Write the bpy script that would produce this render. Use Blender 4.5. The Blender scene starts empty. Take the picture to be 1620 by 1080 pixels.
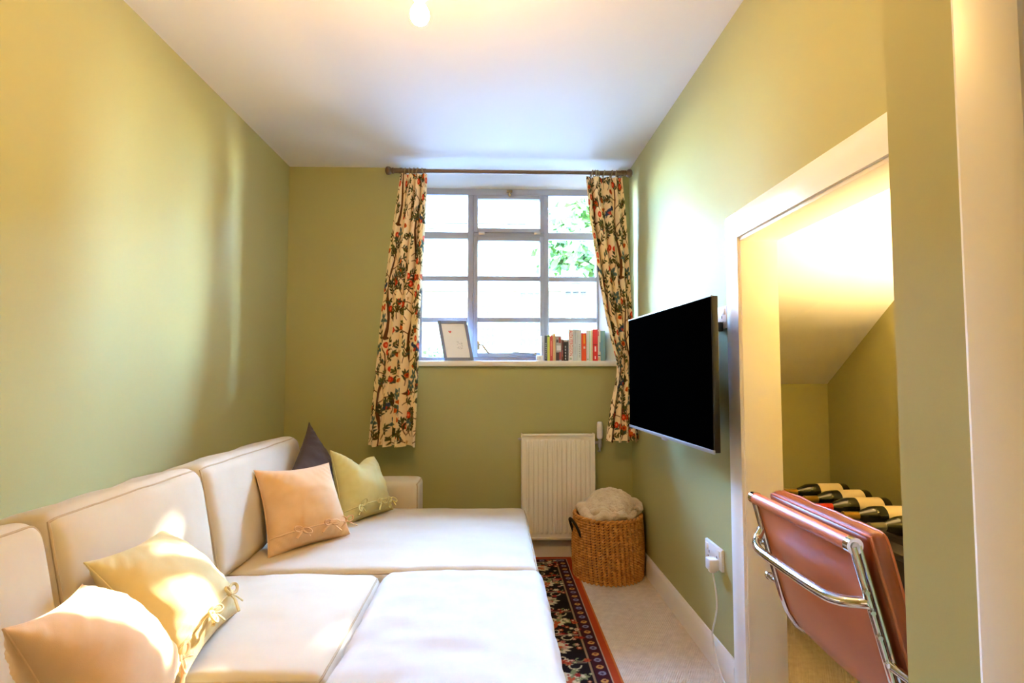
import bpy, bmesh, math, random
import numpy as np
from mathutils import Matrix, Vector

random.seed(7); np.random.seed(7)
scene = bpy.context.scene
C = scene.collection
PI = math.pi

# ------------------------------------------------------------------ camera
FPX = 870.0
TH, PH = math.radians(1.87), math.radians(3.09)
CAM = np.array([0.0, 0.0, 1.2])
cd = bpy.data.cameras.new('camera'); cam = bpy.data.objects.new('camera', cd); C.objects.link(cam)
cam.location = CAM; cam.rotation_euler = (PI/2 + PH, 0, -TH)
cd.sensor_width = 36; cd.lens = FPX/1620*36; cd.clip_start = 0.02; cd.clip_end = 300
scene.camera = cam

# ------------------------------------------------------------------ world, sun, exposure
SKY_STRENGTH, SUN_STRENGTH, BULB, ALC = 11.0, 26.0, 520.0, 2200.0
w = bpy.data.worlds.new('world'); scene.world = w; w.use_nodes = True
nt = w.node_tree; bg = nt.nodes['Background']
sky = nt.nodes.new('ShaderNodeTexSky'); sky.sky_type = 'NISHITA'; sky.sun_disc = False
sky.sun_elevation = math.radians(27.4); sky.sun_rotation = math.radians(26.6)
sky.air_density = 1.4; sky.dust_density = 0.3; sky.ozone_density = 2.5
tint = nt.nodes.new('ShaderNodeMixRGB'); tint.blend_type = 'MULTIPLY'; tint.inputs[0].default_value = 1.0; tint.inputs[2].default_value = (0.72, 0.94, 1.33, 1)
nt.links.new(sky.outputs[0], tint.inputs[1]); nt.links.new(tint.outputs[0], bg.inputs[0]); bg.inputs[1].default_value = SKY_STRENGTH
sl = bpy.data.lights.new('sun', 'SUN'); so = bpy.data.objects.new('sun', sl); C.objects.link(so)
SUN_DIR = Vector((0.5, 1.0, 0.58)).normalized()
so.rotation_euler = SUN_DIR.to_track_quat('Z', 'Y').to_euler(); so.location = (6, 14, 9)
sl.energy = SUN_STRENGTH; sl.angle = math.radians(0.6); sl.color = (1.0, 0.95, 0.86)
vs = scene.view_settings
vs.view_transform = 'Standard'; vs.look = 'None'; vs.gamma = 1.0; vs.use_curve_mapping = False
vs.exposure = 1.24

# ------------------------------------------------------------------ helpers
_f = np.array([math.sin(TH)*math.cos(PH), math.cos(TH)*math.cos(PH), math.sin(PH)])
_r = np.array([math.cos(TH), -math.sin(TH), 0]); _u = np.cross(_r, _f)
def at(px, py, ax, v):                       # photo pixel -> point on the plane ax = v
    d = _f + _r*(px-810)/FPX + _u*(540-py)/FPX
    k = 'xyz'.index(ax); return CAM + d*(v-CAM[k])/d[k]

def lin(c):
    c = np.asarray(c, float)/255.0
    return np.where(c <= 0.04045, c/12.92, ((c+0.055)/1.055)**2.4)
def rgba(c): l = lin(c); return (float(l[0]), float(l[1]), float(l[2]), 1.0)

class MB:
    def __init__(s): s.v = []; s.f = []; s.n = 0
    def add(s, v, f):
        v = np.asarray(v, float).reshape(-1, 3); s.v.append(v)
        s.f += [tuple(int(i)+s.n for i in q) for q in f]; s.n += len(v); return s
    def box(s, x0, x1, y0, y1, z0, z1):
        v = [(x, y, z) for x in (x0, x1) for y in (y0, y1) for z in (z0, z1)]
        return s.add(v, [(0,1,3,2),(4,6,7,5),(0,4,5,1),(2,3,7,6),(0,2,6,4),(1,5,7,3)])
    def rbox(s, x0, x1, y0, y1, z0, z1, r=0.004, seg=2):
        bm = bmesh.new(); bmesh.ops.create_cube(bm, size=1)
        for q in bm.verts:
            q.co = ((x0+x1)/2+q.co.x*(x1-x0), (y0+y1)/2+q.co.y*(y1-y0), (z0+z1)/2+q.co.z*(z1-z0))
        bmesh.ops.bevel(bm, geom=bm.edges[:], offset=r, segments=seg, profile=0.5, affect='EDGES')
        bm.verts.index_update()
        s.add([q.co[:] for q in bm.verts], [[q.index for q in f.verts] for f in bm.faces]); bm.free(); return s
    def grid(s, P, cu=False, cv=False, flip=False):
        P = np.asarray(P); nu, nv = P.shape[:2]; f = []
        for i in range(nu if cu else nu-1):
            a = i; b = (i+1) % nu
            for j in range(nv if cv else nv-1):
                k = (j+1) % nv
                q = (a*nv+j, b*nv+j, b*nv+k, a*nv+k)
                f.append(q[::-1] if flip else q)
        return s.add(P.reshape(-1, 3), f)
    def tube(s, path, r, n=10, closed=False, caps=True, flat=1.0):
        P = np.asarray(path, float); m = len(P)
        R = np.full(m, r) if np.isscalar(r) else np.asarray(r, float)
        T = np.roll(P, -1, 0)-np.roll(P, 1, 0)
        if not closed: T[0] = P[1]-P[0]; T[-1] = P[-1]-P[-2]
        T /= np.linalg.norm(T, axis=1)[:, None]+1e-12
        a = np.array([0, 0, 1.0]) if abs(T[0][2]) < 0.9 else np.array([1.0, 0, 0])
        N = np.cross(T[0], a); N /= np.linalg.norm(N); rings = []
        ang = np.linspace(0, 2*PI, n, endpoint=False)
        for i in range(m):
            N = N-T[i]*(N@T[i]); N /= np.linalg.norm(N)+1e-12; B = np.cross(T[i], N)
            rings.append(P[i]+R[i]*(np.cos(ang)[:, None]*N+flat*np.sin(ang)[:, None]*B))
        base = s.n; s.grid(np.array(rings), cu=closed, cv=True)
        if caps and not closed:
            s.f.append(tuple(base+j for j in range(n))); s.f.append(tuple(base+(m-1)*n+j for j in range(n))[::-1])
        return s
    def lathe(s, prof, o=(0, 0, 0), n=32, M=None, cap=True):
        ang = np.linspace(0, 2*PI, n, endpoint=False)
        P = np.array([[(r*math.cos(t), r*math.sin(t), z) for t in ang] for r, z in prof])
        if M is not None: P = P @ np.asarray(M).T
        P = P+np.asarray(o); base = s.n; s.grid(P, cv=True, flip=True)
        if cap:
            s.f.append(tuple(base+j for j in range(n))[::-1]); s.f.append(tuple(base+(len(prof)-1)*n+j for j in range(n)))
        return s
    def prism(s, poly, a0, a1, ax='z'):          # polygon in the two other axes, extruded along ax
        k = 'xyz'.index(ax); n = len(poly); v = []
        for a in (a0, a1):
            for p in poly:
                q = list(p); q.insert(k, a); v.append(q)
        f = [tuple(range(n)), tuple(range(n, 2*n))[::-1]]
        f += [(i, (i+1) % n, n+(i+1) % n, n+i) for i in range(n)]
        return s.add(v, f)
    def xf(s, M, t=(0, 0, 0)):
        s.v = [v @ np.asarray(M).T+np.asarray(t) for v in s.v]; return s

OFF = {}
def tag(o, label=None, cat=None, group=None, kind=None):
    if label: o['label'] = label
    if cat: o['category'] = cat
    if group: o['group'] = group
    if kind: o['kind'] = kind
    return o
def thing(name, loc, label=None, cat=None, group=None, kind=None, rz=0, local=False):
    o = bpy.data.objects.new(name, None); C.objects.link(o); o.empty_display_size = 0.05
    o.location = loc; o.rotation_euler = (0, 0, rz)
    OFF[o.name] = np.zeros(3) if local else np.asarray(loc, float)
    return tag(o, label, cat, group, kind)
def obj(name, mb, m, parent=None, sharp=35, label=None, cat=None, group=None, kind=None, recalc=True):
    me = bpy.data.meshes.new(name); V = np.concatenate(mb.v)
    off = OFF.get(parent.name, np.zeros(3)) if parent else np.zeros(3)
    me.from_pydata((V-off).tolist(), [], mb.f)
    if recalc:
        bm = bmesh.new(); bm.from_mesh(me); bmesh.ops.recalc_face_normals(bm, faces=bm.faces[:]); bm.to_mesh(me); bm.free()
    me.polygons.foreach_set('use_smooth', [True]*len(me.polygons))
    if sharp: me.set_sharp_from_angle(angle=math.radians(sharp))
    for q in (m if isinstance(m, (list, tuple)) else [m]): me.materials.append(q)
    o = bpy.data.objects.new(name, me); C.objects.link(o)
    if parent: o.parent = parent
    OFF[o.name] = off
    return tag(o, label, cat, group, kind)
def copy_tree(o, parent=None):
    c = o.copy(); C.objects.link(c); c.parent = parent
    for ch in list(o.children): copy_tree(ch, c)
    return c

def h3(ix, iy, iz):
    n = (ix*374761393+iy*668265263+iz*2147483647*0+iz*1274126177) & 0x7fffffff
    n = ((n ^ (n >> 13))*1274126177) & 0x7fffffff
    return ((n ^ (n >> 16)) & 0xffff)/65535.0
def noise(P, s=1.0, seed=0):
    P = np.asarray(P, float)*s+seed*17.31; i = np.floor(P).astype(np.int64); f = P-i; f = f*f*(3-2*f)
    r = 0
    for a in (0, 1):
        for b in (0, 1):
            for c in (0, 1):
                wgt = (f[..., 0] if a else 1-f[..., 0])*(f[..., 1] if b else 1-f[..., 1])*(f[..., 2] if c else 1-f[..., 2])
                r = r+wgt*h3(i[..., 0]+a, i[..., 1]+b, i[..., 2]+c)
    return r*2-1
def fbm(P, s, seed=0, o=3):
    return sum(noise(P, s*2**k, seed+k)/2**k for k in range(o))

# ------------------------------------------------------------------ materials
def mat(name, col, rough=0.5, metal=0.0, bump=None, vary=None, spec=0.5, sheen=0.0, coat=0.0, attr=None):
    m = bpy.data.materials.new(name); m.use_nodes = True; t = m.node_tree; b = t.nodes['Principled BSDF']
    b.inputs['Base Color'].default_value = rgba(col); b.inputs['Roughness'].default_value = rough
    b.inputs['Metallic'].default_value = metal; b.inputs['Specular IOR Level'].default_value = spec
    b.inputs['Sheen Weight'].default_value = sheen; b.inputs['Coat Weight'].default_value = coat
    tc = t.nodes.new('ShaderNodeTexCoord')
    if vary:                                       # (scale, second colour, amount)
        nz = t.nodes.new('ShaderNodeTexNoise'); nz.inputs['Scale'].default_value = vary[0]; nz.inputs['Detail'].default_value = 5
        t.links.new(tc.outputs['Object'], nz.inputs['Vector'])
        mr = t.nodes.new('ShaderNodeMapRange'); mr.inputs[1].default_value = 0.35; mr.inputs[2].default_value = 0.65; mr.inputs[4].default_value = vary[2]
        t.links.new(nz.outputs['Fac'], mr.inputs[0])
        mx = t.nodes.new('ShaderNodeMixRGB'); mx.inputs[1].default_value = rgba(col); mx.inputs[2].default_value = rgba(vary[1])
        t.links.new(mr.outputs[0], mx.inputs[0]); t.links.new(mx.outputs[0], b.inputs['Base Color'])
    if attr:
        a = t.nodes.new('ShaderNodeAttribute'); a.attribute_name = attr; t.links.new(a.outputs['Color'], b.inputs['Base Color'])
    if bump:                                       # (scale, strength, distance)
        nz = t.nodes.new('ShaderNodeTexNoise'); nz.inputs['Scale'].default_value = bump[0]; nz.inputs['Detail'].default_value = 4
        t.links.new(tc.outputs['Object'], nz.inputs['Vector'])
        bp = t.nodes.new('ShaderNodeBump'); bp.inputs['Strength'].default_value = bump[1]; bp.inputs['Distance'].default_value = bump[2]
        t.links.new(nz.outputs['Fac'], bp.inputs['Height']); t.links.new(bp.outputs[0], b.inputs['Normal'])
    return m
def emis(name, col, s):
    m = bpy.data.materials.new(name); m.use_nodes = True; t = m.node_tree
    e = t.nodes.new('ShaderNodeEmission'); e.inputs[0].default_value = (*col, 1); e.inputs[1].default_value = s
    t.links.new(e.outputs[0], t.nodes['Material Output'].inputs[0]); return m
def glass_thin(name):
    m = bpy.data.materials.new(name); m.use_nodes = True; t = m.node_tree
    tr = t.nodes.new('ShaderNodeBsdfTransparent'); gl = t.nodes.new('ShaderNodeBsdfGlossy'); gl.inputs['Roughness'].default_value = 0.02
    tr.inputs[0].default_value = (0.96, 0.98, 0.97, 1)
    fr = t.nodes.new('ShaderNodeFresnel'); fr.inputs[0].default_value = 1.3
    mx = t.nodes.new('ShaderNodeMixShader'); t.links.new(fr.outputs[0], mx.inputs[0])
    t.links.new(tr.outputs[0], mx.inputs[1]); t.links.new(gl.outputs[0], mx.inputs[2])
    t.links.new(mx.outputs[0], t.nodes['Material Output'].inputs[0]); return m

GREEN = (176, 171, 114)
M = {}
M['paint'] = mat('sage_green_paint', GREEN, 0.62, bump=(180, 0.05, 0.002), spec=0.3)
M['ceil'] = mat('ceiling_white', (238, 236, 233), 0.8, bump=(150, 0.04, 0.002), spec=0.2)
M['white'] = mat('white_gloss_paint', (240, 235, 226), 0.35, bump=(60, 0.03, 0.001))
M['reveal'] = mat('white_emulsion', (238, 238, 236), 0.7)
M['plastic'] = mat('white_plastic', (238, 236, 232), 0.3)
M['rad'] = mat('radiator_enamel', (244, 238, 224), 0.35)
M['frame'] = mat('window_grey_paint', (160, 164, 176), 0.4, bump=(80, 0.05, 0.001))
M['pframe'] = mat('blue_grey_wood', (116, 124, 146), 0.45)
M['brass'] = mat('aged_brass', (150, 130, 95), 0.35, 0.9)
M['steel'] = mat('brushed_steel', (185, 185, 185), 0.3, 1.0)
M['chrome'] = mat('chrome', (225, 225, 228), 0.08, 1.0)
M['bronze'] = mat('dark_bronze_metal', (112, 90, 70), 0.4, 0.6)
M['glass'] = glass_thin('window_glass')
M['sofa'] = mat('cream_cotton', (208, 196, 172), 0.9, bump=(900, 0.25, 0.001), sheen=0.05, vary=(6, (200, 185, 158), 0.5), spec=0.2)
M['stool'] = mat('white_cotton', (200, 196, 188), 0.9, bump=(900, 0.25, 0.001), sheen=0.05, vary=(5, (192, 186, 174), 0.4), spec=0.2)
M['pipe'] = mat('cream_piping', (186, 166, 134), 0.9, spec=0.2)
M['peach'] = mat('peach_linen', (230, 190, 142), 0.9, bump=(700, 0.3, 0.001), sheen=0.2, vary=(9, (218, 172, 120), 0.6), spec=0.2)
M['sage'] = mat('sage_linen', (214, 204, 140), 0.9, bump=(700, 0.3, 0.001), sheen=0.2, vary=(9, (200, 188, 120), 0.6), spec=0.2)
M['straw'] = mat('straw_linen', (212, 194, 142), 0.9, bump=(700, 0.3, 0.001), sheen=0.1, vary=(9, (200, 176, 118), 0.6), spec=0.2)
M['choc'] = mat('charcoal_brown_linen', (74, 60, 56), 0.9, bump=(700, 0.3, 0.001), sheen=0.15, vary=(9, (62, 50, 48), 0.6), spec=0.2)
M['leather'] = mat('tan_leather', (190, 106, 60), 0.45, bump=(260, 0.12, 0.001), vary=(5, (172, 90, 46), 0.7))
M['leather2'] = mat('dark_tan_leather', (150, 74, 34), 0.4, bump=(260, 0.12, 0.001), vary=(5, (122, 56, 26), 0.7))
M['black'] = mat('black_plastic', (14, 14, 15), 0.35)
M['screen'] = mat('tv_screen', (1, 1, 1), 0.6, spec=0.0)
M['silver'] = mat('silver_bezel', (190, 192, 198), 0.3, 0.7)
M['char'] = mat('charcoal_laminate', (52, 46, 42), 0.5, vary=(8, (42, 37, 34), 0.6))
M['bottle'] = mat('dark_bottle_glass', (16, 20, 12), 0.08, coat=0.5)
M['label'] = mat('cream_paper', (226, 208, 170), 0.7)
M['foil_black'] = mat('black_foil', (24, 20, 22), 0.3)
M['foil_gold'] = mat('gold_foil', (190, 150, 60), 0.3, 0.6)
M['foil_red'] = mat('red_foil', (200, 50, 25), 0.3)
M['basket'] = mat('water_hyacinth', (222, 156, 78), 0.55, vary=(40, (182, 116, 48), 0.85), bump=(200, 0.4, 0.002))
M['hdl'] = mat('black_cord', (24, 20, 18), 0.6)
M['fleece'] = mat('cream_fleece', (238, 218, 184), 0.95, bump=(170, 0.9, 0.006), vary=(25, (216, 188, 148), 0.7), sheen=0.5, spec=0.1)
M['curtain'] = mat('printed_linen', (255, 255, 255), 0.9, attr='print', bump=(600, 0.15, 0.001), spec=0.15)
M['rug'] = mat('woven_wool_rug', (255, 255, 255), 0.95, attr='print', bump=(500, 0.4, 0.002), spec=0.1)
M['cable'] = mat('white_cable', (232, 228, 218), 0.4)
M['stone'] = mat('yellow_stone', (112, 102, 78), 0.85, vary=(3, (100, 90, 64), 0.8), bump=(20, 0.3, 0.01))
M['slate'] = mat('slate_roof', (92, 90, 94), 0.7, vary=(4, (78, 76, 82), 0.8))
M['leaf'] = mat('green_leaf', (86, 118, 52), 0.55, vary=(2, (64, 96, 38), 0.8))
M['bark'] = mat('tree_bark', (92, 76, 58), 0.9, bump=(30, 0.6, 0.02))
M['pave'] = mat('tarmac', (112, 112, 114), 0.9, vary=(3, (98, 98, 100), 0.8))
M['outglass'] = mat('dark_window_glass', (44, 48, 54), 0.4, spec=0.1)

def carpet_mat():
    m = mat('beige_loop_carpet', (228, 212, 188), 0.95, vary=(30, (208, 190, 164), 0.6), spec=0.1); t = m.node_tree; b = t.nodes['Principled BSDF']
    tc = t.nodes.new('ShaderNodeTexCoord'); mp = t.nodes.new('ShaderNodeMapping'); mp.inputs['Rotation'].default_value = (0, 0, 0.5)
    t.links.new(tc.outputs['Object'], mp.inputs[0])
    wv = t.nodes.new('ShaderNodeTexWave'); wv.inputs['Scale'].default_value = 38; wv.inputs['Distortion'].default_value = 1.2; wv.inputs['Detail Scale'].default_value = 6
    t.links.new(mp.outputs[0], wv.inputs['Vector'])
    vo = t.nodes.new('ShaderNodeTexVoronoi'); vo.inputs['Scale'].default_value = 220; t.links.new(tc.outputs['Object'], vo.inputs['Vector'])
    ad = t.nodes.new('ShaderNodeMath'); ad.operation = 'SUBTRACT'; t.links.new(wv.outputs['Fac'], ad.inputs[0]); t.links.new(vo.outputs['Distance'], ad.inputs[1])
    bp = t.nodes.new('ShaderNodeBump'); bp.inputs['Strength'].default_value = 0.6; bp.inputs['Distance'].default_value = 0.004
    t.links.new(ad.outputs[0], bp.inputs['Height']); t.links.new(bp.outputs[0], b.inputs['Normal']); return m
M['carpet'] = carpet_mat()

# ------------------------------------------------------------------ room shell
XL, XR, YB, YF, ZC = -1.355, 0.908, 3.62, -1.0, 2.552
WT = 0.13                                     # thickness of the wall with the alcove
AX1, AY0, AY1 = 1.83, 1.0, 2.97               # alcove: inner back wall, near and far ends
OY0, OY1, OZ = 1.06, 1.978, 1.692             # alcove opening
def S(name, mb, m, **k): return obj(name, mb, m, kind='structure', **k)

S('floor', MB().box(XL-0.15, 2.0, YF-0.15, YB+0.25, -0.12, 0.0), M['carpet'])
S('ceiling', MB().box(XL-0.15, 2.0, YF-0.15, YB+0.25, ZC, ZC+0.15), M['ceil'])
S('wall_left', MB().box(XL-0.15, XL, YF-0.15, YB+0.25, 0, ZC), M['paint'])
S('wall_front', MB().box(XL, 2.0, YF-0.15, YF, 0, ZC), M['paint'])
WX0, WX1 = -0.615, 0.822                      # window recess at the wall face
SZ = 1.232                                    # underside of the sill
S('wall_back', MB().box(XL, WX0, YB, YB+0.25, 0, ZC).box(WX1, 2.0, YB, YB+0.25, 0, ZC).box(WX0, WX1, YB, YB+0.25, 0, SZ), M['paint'])
S('wall_right', MB().box(XR, XR+WT, OY1, YB, 0, ZC).box(XR, XR+WT, OY0, OY1, OZ, ZC).box(XR, XR+WT, YF, OY0, 0, ZC), M['paint'])
# bump-out beside the camera, with a door in it
PX, PY1 = 0.55, 0.735
S('wall_nib', MB().box(PX, XR, 0.555, PY1, 0, ZC).box(PX, XR, YF, -0.26, 0, ZC).box(PX, XR, -0.26, 0.555, 2.06, ZC), M['paint'])
d1 = thing('door_1', (PX, 0.15, 0), kind='structure')
obj('architrave', MB().prism([(PX, 0.614), (PX-0.008, 0.614), (PX-0.018, 0.600), (PX-0.018, 0.54), (PX-0.014, 0.528), (PX, 0.528)], 0, 2.125, 'z'), M['white'], d1)
obj('architrave', MB().rbox(PX-0.018, PX, -0.325, -0.245, 0, 2.125, 0.004), M['white'], d1)
obj('architrave', MB().rbox(PX-0.0175, PX, -0.245, 0.528, 2.045, 2.125, 0.004), M['white'], d1)
obj('lining', MB().box(PX+0.002, XR, 0.527, 0.555, 0, 2.06).box(PX+0.002, XR, -0.26, -0.23, 0, 2.06).box(PX+0.002, XR, -0.23, 0.527, 2.03, 2.06), M['white'], d1)
lf = obj('door_leaf', MB().rbox(PX+0.04, PX+0.08, -0.227, 0.524, 0.006, 2.027, 0.003), M['white'], d1)
for z0, z1 in ((0.2, 0.9), (1.05, 1.9)):
    for y0, y1 in ((-0.12, 0.12), (0.2, 0.44)):
        obj('panel', MB().rbox(PX+0.034, PX+0.045, y0, y1, z0, z1, 0.005), M['white'], lf)
obj('handle', MB().lathe([(0.024, 0), (0.024, 0.006), (0.009, 0.008), (0.009, 0.03), (0.022, 0.036), (0.026, 0.05), (0.018, 0.06), (0.004, 0.063)],
    (PX+0.04, -0.16, 1.0), 20, np.array([[0, 0, -1], [0, 1, 0], [1, 0, 0]])), M['brass'], lf)

# alcove under the stairs
S('wall_alcove_back', MB().box(AX1, 2.0, YF, YB, 0, ZC), M['paint'])
S('wall_alcove_far', MB().box(XR+WT, AX1, AY1, AY1+0.1, 0, ZC), M['paint'])
S('wall_alcove_near', MB().box(XR+WT, AX1, AY0-0.1, AY0, 0, ZC), M['paint'])
A = at(1250, 607, 'y', AY1); zf = A[2]
Cc = at(1422, 465, 'x', AX1); slope = (Cc[2]-zf)/(AY1-Cc[1])
def on_lower(px, py):
    d = at(px, py, 'y', 1.0)-CAM
    t = (zf+slope*AY1-CAM[2])/(d[2]+slope*d[1]); return CAM+d*t
E_, F_ = on_lower(1233, 516), on_lower(1420, 405)
G_ = np.array([XR+WT, OY1, OZ+0.02])
nrm = np.cross(F_-E_, G_-E_)
def zu(x, y): return E_[2]-(nrm[0]*(x-E_[0])+nrm[1]*(y-E_[1]))/nrm[2]
def zl(x, y): return zf+slope*(AY1-y)
dirx = (F_-E_)[:2]
def crease_y(x): return E_[1]+(x-E_[0])*dirx[1]/dirx[0]
x0, x1 = XR+WT, AX1
cy0, cy1 = min(crease_y(x0), AY1), crease_y(x1)
lowp = [(x0, AY1, zl(x0, AY1)), (x1, AY1, zl(x1, AY1)), (x1, cy1, zl(x1, cy1)), (x0, cy0, zl(x0, cy0))]
upp = [(x0, cy0, zl(x0, cy0)), (x1, cy1, zl(x1, cy1)), (x1, AY0, zu(x1, AY0)), (x0, AY0, zu(x0, AY0))]
def slab(poly):
    v = list(poly)+[(p[0], p[1], p[2]+0.06) for p in poly]
    return MB().add(v, [(0,1,2,3), (4,7,6,5)]+[(i, (i+1) % 4, 4+(i+1) % 4, 4+i) for i in range(4)])
S('ceiling_alcove', slab(upp).add(np.concatenate(slab(lowp).v), slab(lowp).f), M['ceil'])

# trims
def archi(mb):                                 # architrave round the alcove opening (left leg, head, right leg)
    w_ = 0.1
    prof = [(0, 0.0), (0.012, 0.0), (0.012, 0.03), (0.017, 0.045), (0.017, 0.082), (0.010, w_), (0, w_)]
    return mb
t1 = thing('trim_1', (XR, OY1, 0), kind='structure')
P_ = [(0.0, 0.0), (0.013, 0.002), (0.013, 0.028), (0.018, 0.045), (0.018, 0.088), (0.011, 0.1), (0.0, 0.1)]
obj('architrave', MB().prism([(XR-a, OY1+b) for a, b in P_], 0, OZ+0.0, 'z').add(
    [(XR-a, OY1+b, OZ) for a, b in P_]+[(XR-a, OY1+b, OZ+b) for a, b in P_], [(i, (i+1) % 7, 7+(i+1) % 7, 7+i) for i in range(7)]), M['white'], t1)
obj('architrave', MB().add([(XR-a, OY1+b, OZ+b) for a, b in P_]+[(XR-a, OY0-b, OZ+b) for a, b in P_],
    [tuple(range(7)), tuple(range(7, 14))[::-1]]+[(i, (i+1) % 7, 7+(i+1) % 7, 7+i) for i in range(7)]), M['white'], t1)
obj('architrave', MB().add([(XR-a, OY0-b, 0) for a, b in P_]+[(XR-a, OY0-b, OZ+b) for a, b in P_], [tuple(range(7)), tuple(range(7, 14))[::-1]]+[(i, (i+1) % 7, 7+(i+1) % 7, 7+i) for i in range(7)]), M['white'], t1)
obj('lining', MB().rbox(XR-0.004, XR+WT+0.004, OY1-0.008, OY1+0.012, 0, OZ, 0.002).rbox(XR-0.004, XR+WT+0.004, OY0-0.012, OY0+0.008, 0, OZ, 0.002)
    .rbox(XR-0.004, XR+WT+0.004, OY0-0.012, OY1+0.012, OZ-0.012, OZ+0.008, 0.002), M['white'], t1)
def skirting(name, pts, nx, ny, h=0.118):
    pr = [(0, 0), (0.016, 0), (0.016, h-0.025), (0.012, h-0.012), (0.006, h), (0, h)]
    mb = MB(); (xa, ya), (xb, yb) = pts
    v = [(xa+nx*a, ya+ny*a, z) for a, z in pr]+[(xb+nx*a, yb+ny*a, z) for a, z in pr]
    mb.add(v, [tuple(range(6)), tuple(range(6, 12))[::-1]]+[(i, (i+1) % 6, 6+(i+1) % 6, 6+i) for i in range(6)])
    S(name, mb, M['white'])
skirting('baseboard_right', [(XR, OY1+0.1), (XR, YB)], -1, 0)
skirting('baseboard_back', [(XL, YB), (XR-0.016, YB)], 0, -1)
skirting('baseboard_left', [(XL, YF), (XL, YB-0.016)], 1, 0)

# ------------------------------------------------------------------ window
YW = 3.80
w1 = thing('window_1', (0.1, YW, SZ), kind='structure')
fx0, fx1 = at(661, 450, 'y', YW)[0], at(946.5, 450, 'y', YW)[0]
fz0, fz1 = SZ+0.03, 2.472
rv = MB()
rv.prism([(WX1, YB), (WX1+0.01, YB), (WX1+0.01, YW+0.07), (fx1, YW+0.07), (fx1, YW-0.02)], SZ, ZC, 'z')
rv.prism([(WX0, YB), (WX0-0.01, YB), (WX0-0.01, YW+0.07), (fx0, YW+0.07), (fx0, YW-0.02)], SZ, ZC, 'z')
rv.prism([(YB, ZC), (YW-0.02, fz1), (YW+0.07, fz1), (YW+0.07, ZC)], WX0, WX1, 'x')
obj('reveal', rv, M['reveal'], w1)
obj('window_sill', MB().rbox(-0.545, 0.822, YB-0.035, YW+0.0, SZ, SZ+0.036, 0.005), M['white'], w1)
colx = [at(p, 450, 'y', YW)[0] for p in (741.5, 757, 855.5, 868)]
rowz = [at(800, p, 'y', YW)[2] for p in (373, 441, 506)]
Y0, Y1 = YW-0.018, YW+0.03
fr = MB()
FRW = 0.034
zb0, zb1 = fz0, fz0+0.035
fr.rbox(fx0, fx0+FRW, Y0, Y1, fz0, fz1, 0.004); fr.rbox(fx1-0.018, fx1, Y0, Y1, fz0, fz1, 0.004)
fr.rbox(fx0, fx1, Y0+0.001, Y1, fz0, zb1, 0.004); fr.rbox(fx0, fx1, Y0+0.001, Y1, fz1-0.045, fz1, 0.004)
obj('frame', fr, M['frame'], w1)
for a, b in ((colx[0]-0.008, colx[0]+0.034), (colx[3]-0.034, colx[3])):
    obj('mullion', MB().rbox(a, b, Y0+0.002, Y1, zb1, fz1-0.045, 0.005), M['frame'], w1)
mxa, mxb = colx[0]+0.034, colx[3]-0.034
BR = 0.013
lx = [(fx0+FRW, colx[0]-0.008), (colx[3], fx1-0.018)]
for a, b in lx:
    for k, z in enumerate(rowz):
        h = 0.026 if k == 0 else 0.018
        obj('glazing_bar', MB().rbox(a, b, Y0+0.006, Y1-0.004, z-h, z+h*0.9, 0.004), M['frame'], w1)
    zz = [fz1-0.045]+rowz+[zb1]
    for k in range(4):
        obj('pane', MB().box(a-0.002, b+0.002, YW+0.004, YW+0.008, zz[k+1]-0.002, zz[k]+0.002), M['glass'], w1)
obj('transom', MB().rbox(mxa, mxb, Y0+0.003, Y1, rowz[0]-0.012, rowz[0]+0.018, 0.004), M['frame'], w1)
def sash(name, a, b, z0, z1, bars, wd):
    s_ = obj(name, MB().rbox(a, a+wd, Y0-0.012, Y1-0.01, z0, z1, 0.004).rbox(b-wd, b, Y0-0.012, Y1-0.01, z0, z1, 0.004)
        .rbox(a+wd, b-wd, Y0-0.011, Y1-0.01, z0, z0+wd, 0.004).rbox(a+wd, b-wd, Y0-0.011, Y1-0.01, z1-wd, z1, 0.004), M['frame'], w1)
    zs = [z0+wd]+bars[::-1]+[z1-wd]
    for z in bars: obj('glazing_bar', MB().rbox(a+wd, b-wd, Y0-0.004, Y1-0.012, z-0.018, z+0.016, 0.004), M['frame'], s_)
    for k in range(len(zs)-1): obj('pane', MB().box(a+wd-0.002, b-wd+0.002, YW+0.004, YW+0.008, zs[k]-0.002, zs[k+1]+0.002), M['glass'], s_)
    return s_
mwd = colx[1]-mxa
vent = sash('top_vent', mxa, mxb, rowz[0]+0.018, fz1-0.045, [], 0.03)
cas = sash('casement', mxa, mxb, zb1, rowz[0]-0.012, rowz[1:], 0.03)
for px in (762, 850):
    q = at(px, 369, 'y', Y0-0.012); obj('hinge', MB().rbox(q[0]-0.022, q[0]+0.022, Y0-0.02, Y0-0.008, q[2]-0.01, q[2]+0.01, 0.002), M['steel'], vent)
q = at(806, 304, 'y', Y0-0.012)
obj('catch', MB().rbox(q[0]-0.02, q[0]+0.02, Y0-0.022, Y0-0.01, q[2]-0.004, q[2]+0.014, 0.003).lathe([(0.008, 0), (0.012, 0.01), (0.005, 0.02)], (q[0], Y0-0.02, q[2]-0.03), 14)
    .rbox(q[0]-0.005, q[0]+0.005, Y0-0.03, Y0-0.012, q[2]-0.034, q[2]+0.004, 0.002), M['brass'], vent)
q = at(757, 546, 'y', Y0-0.012)
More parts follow.
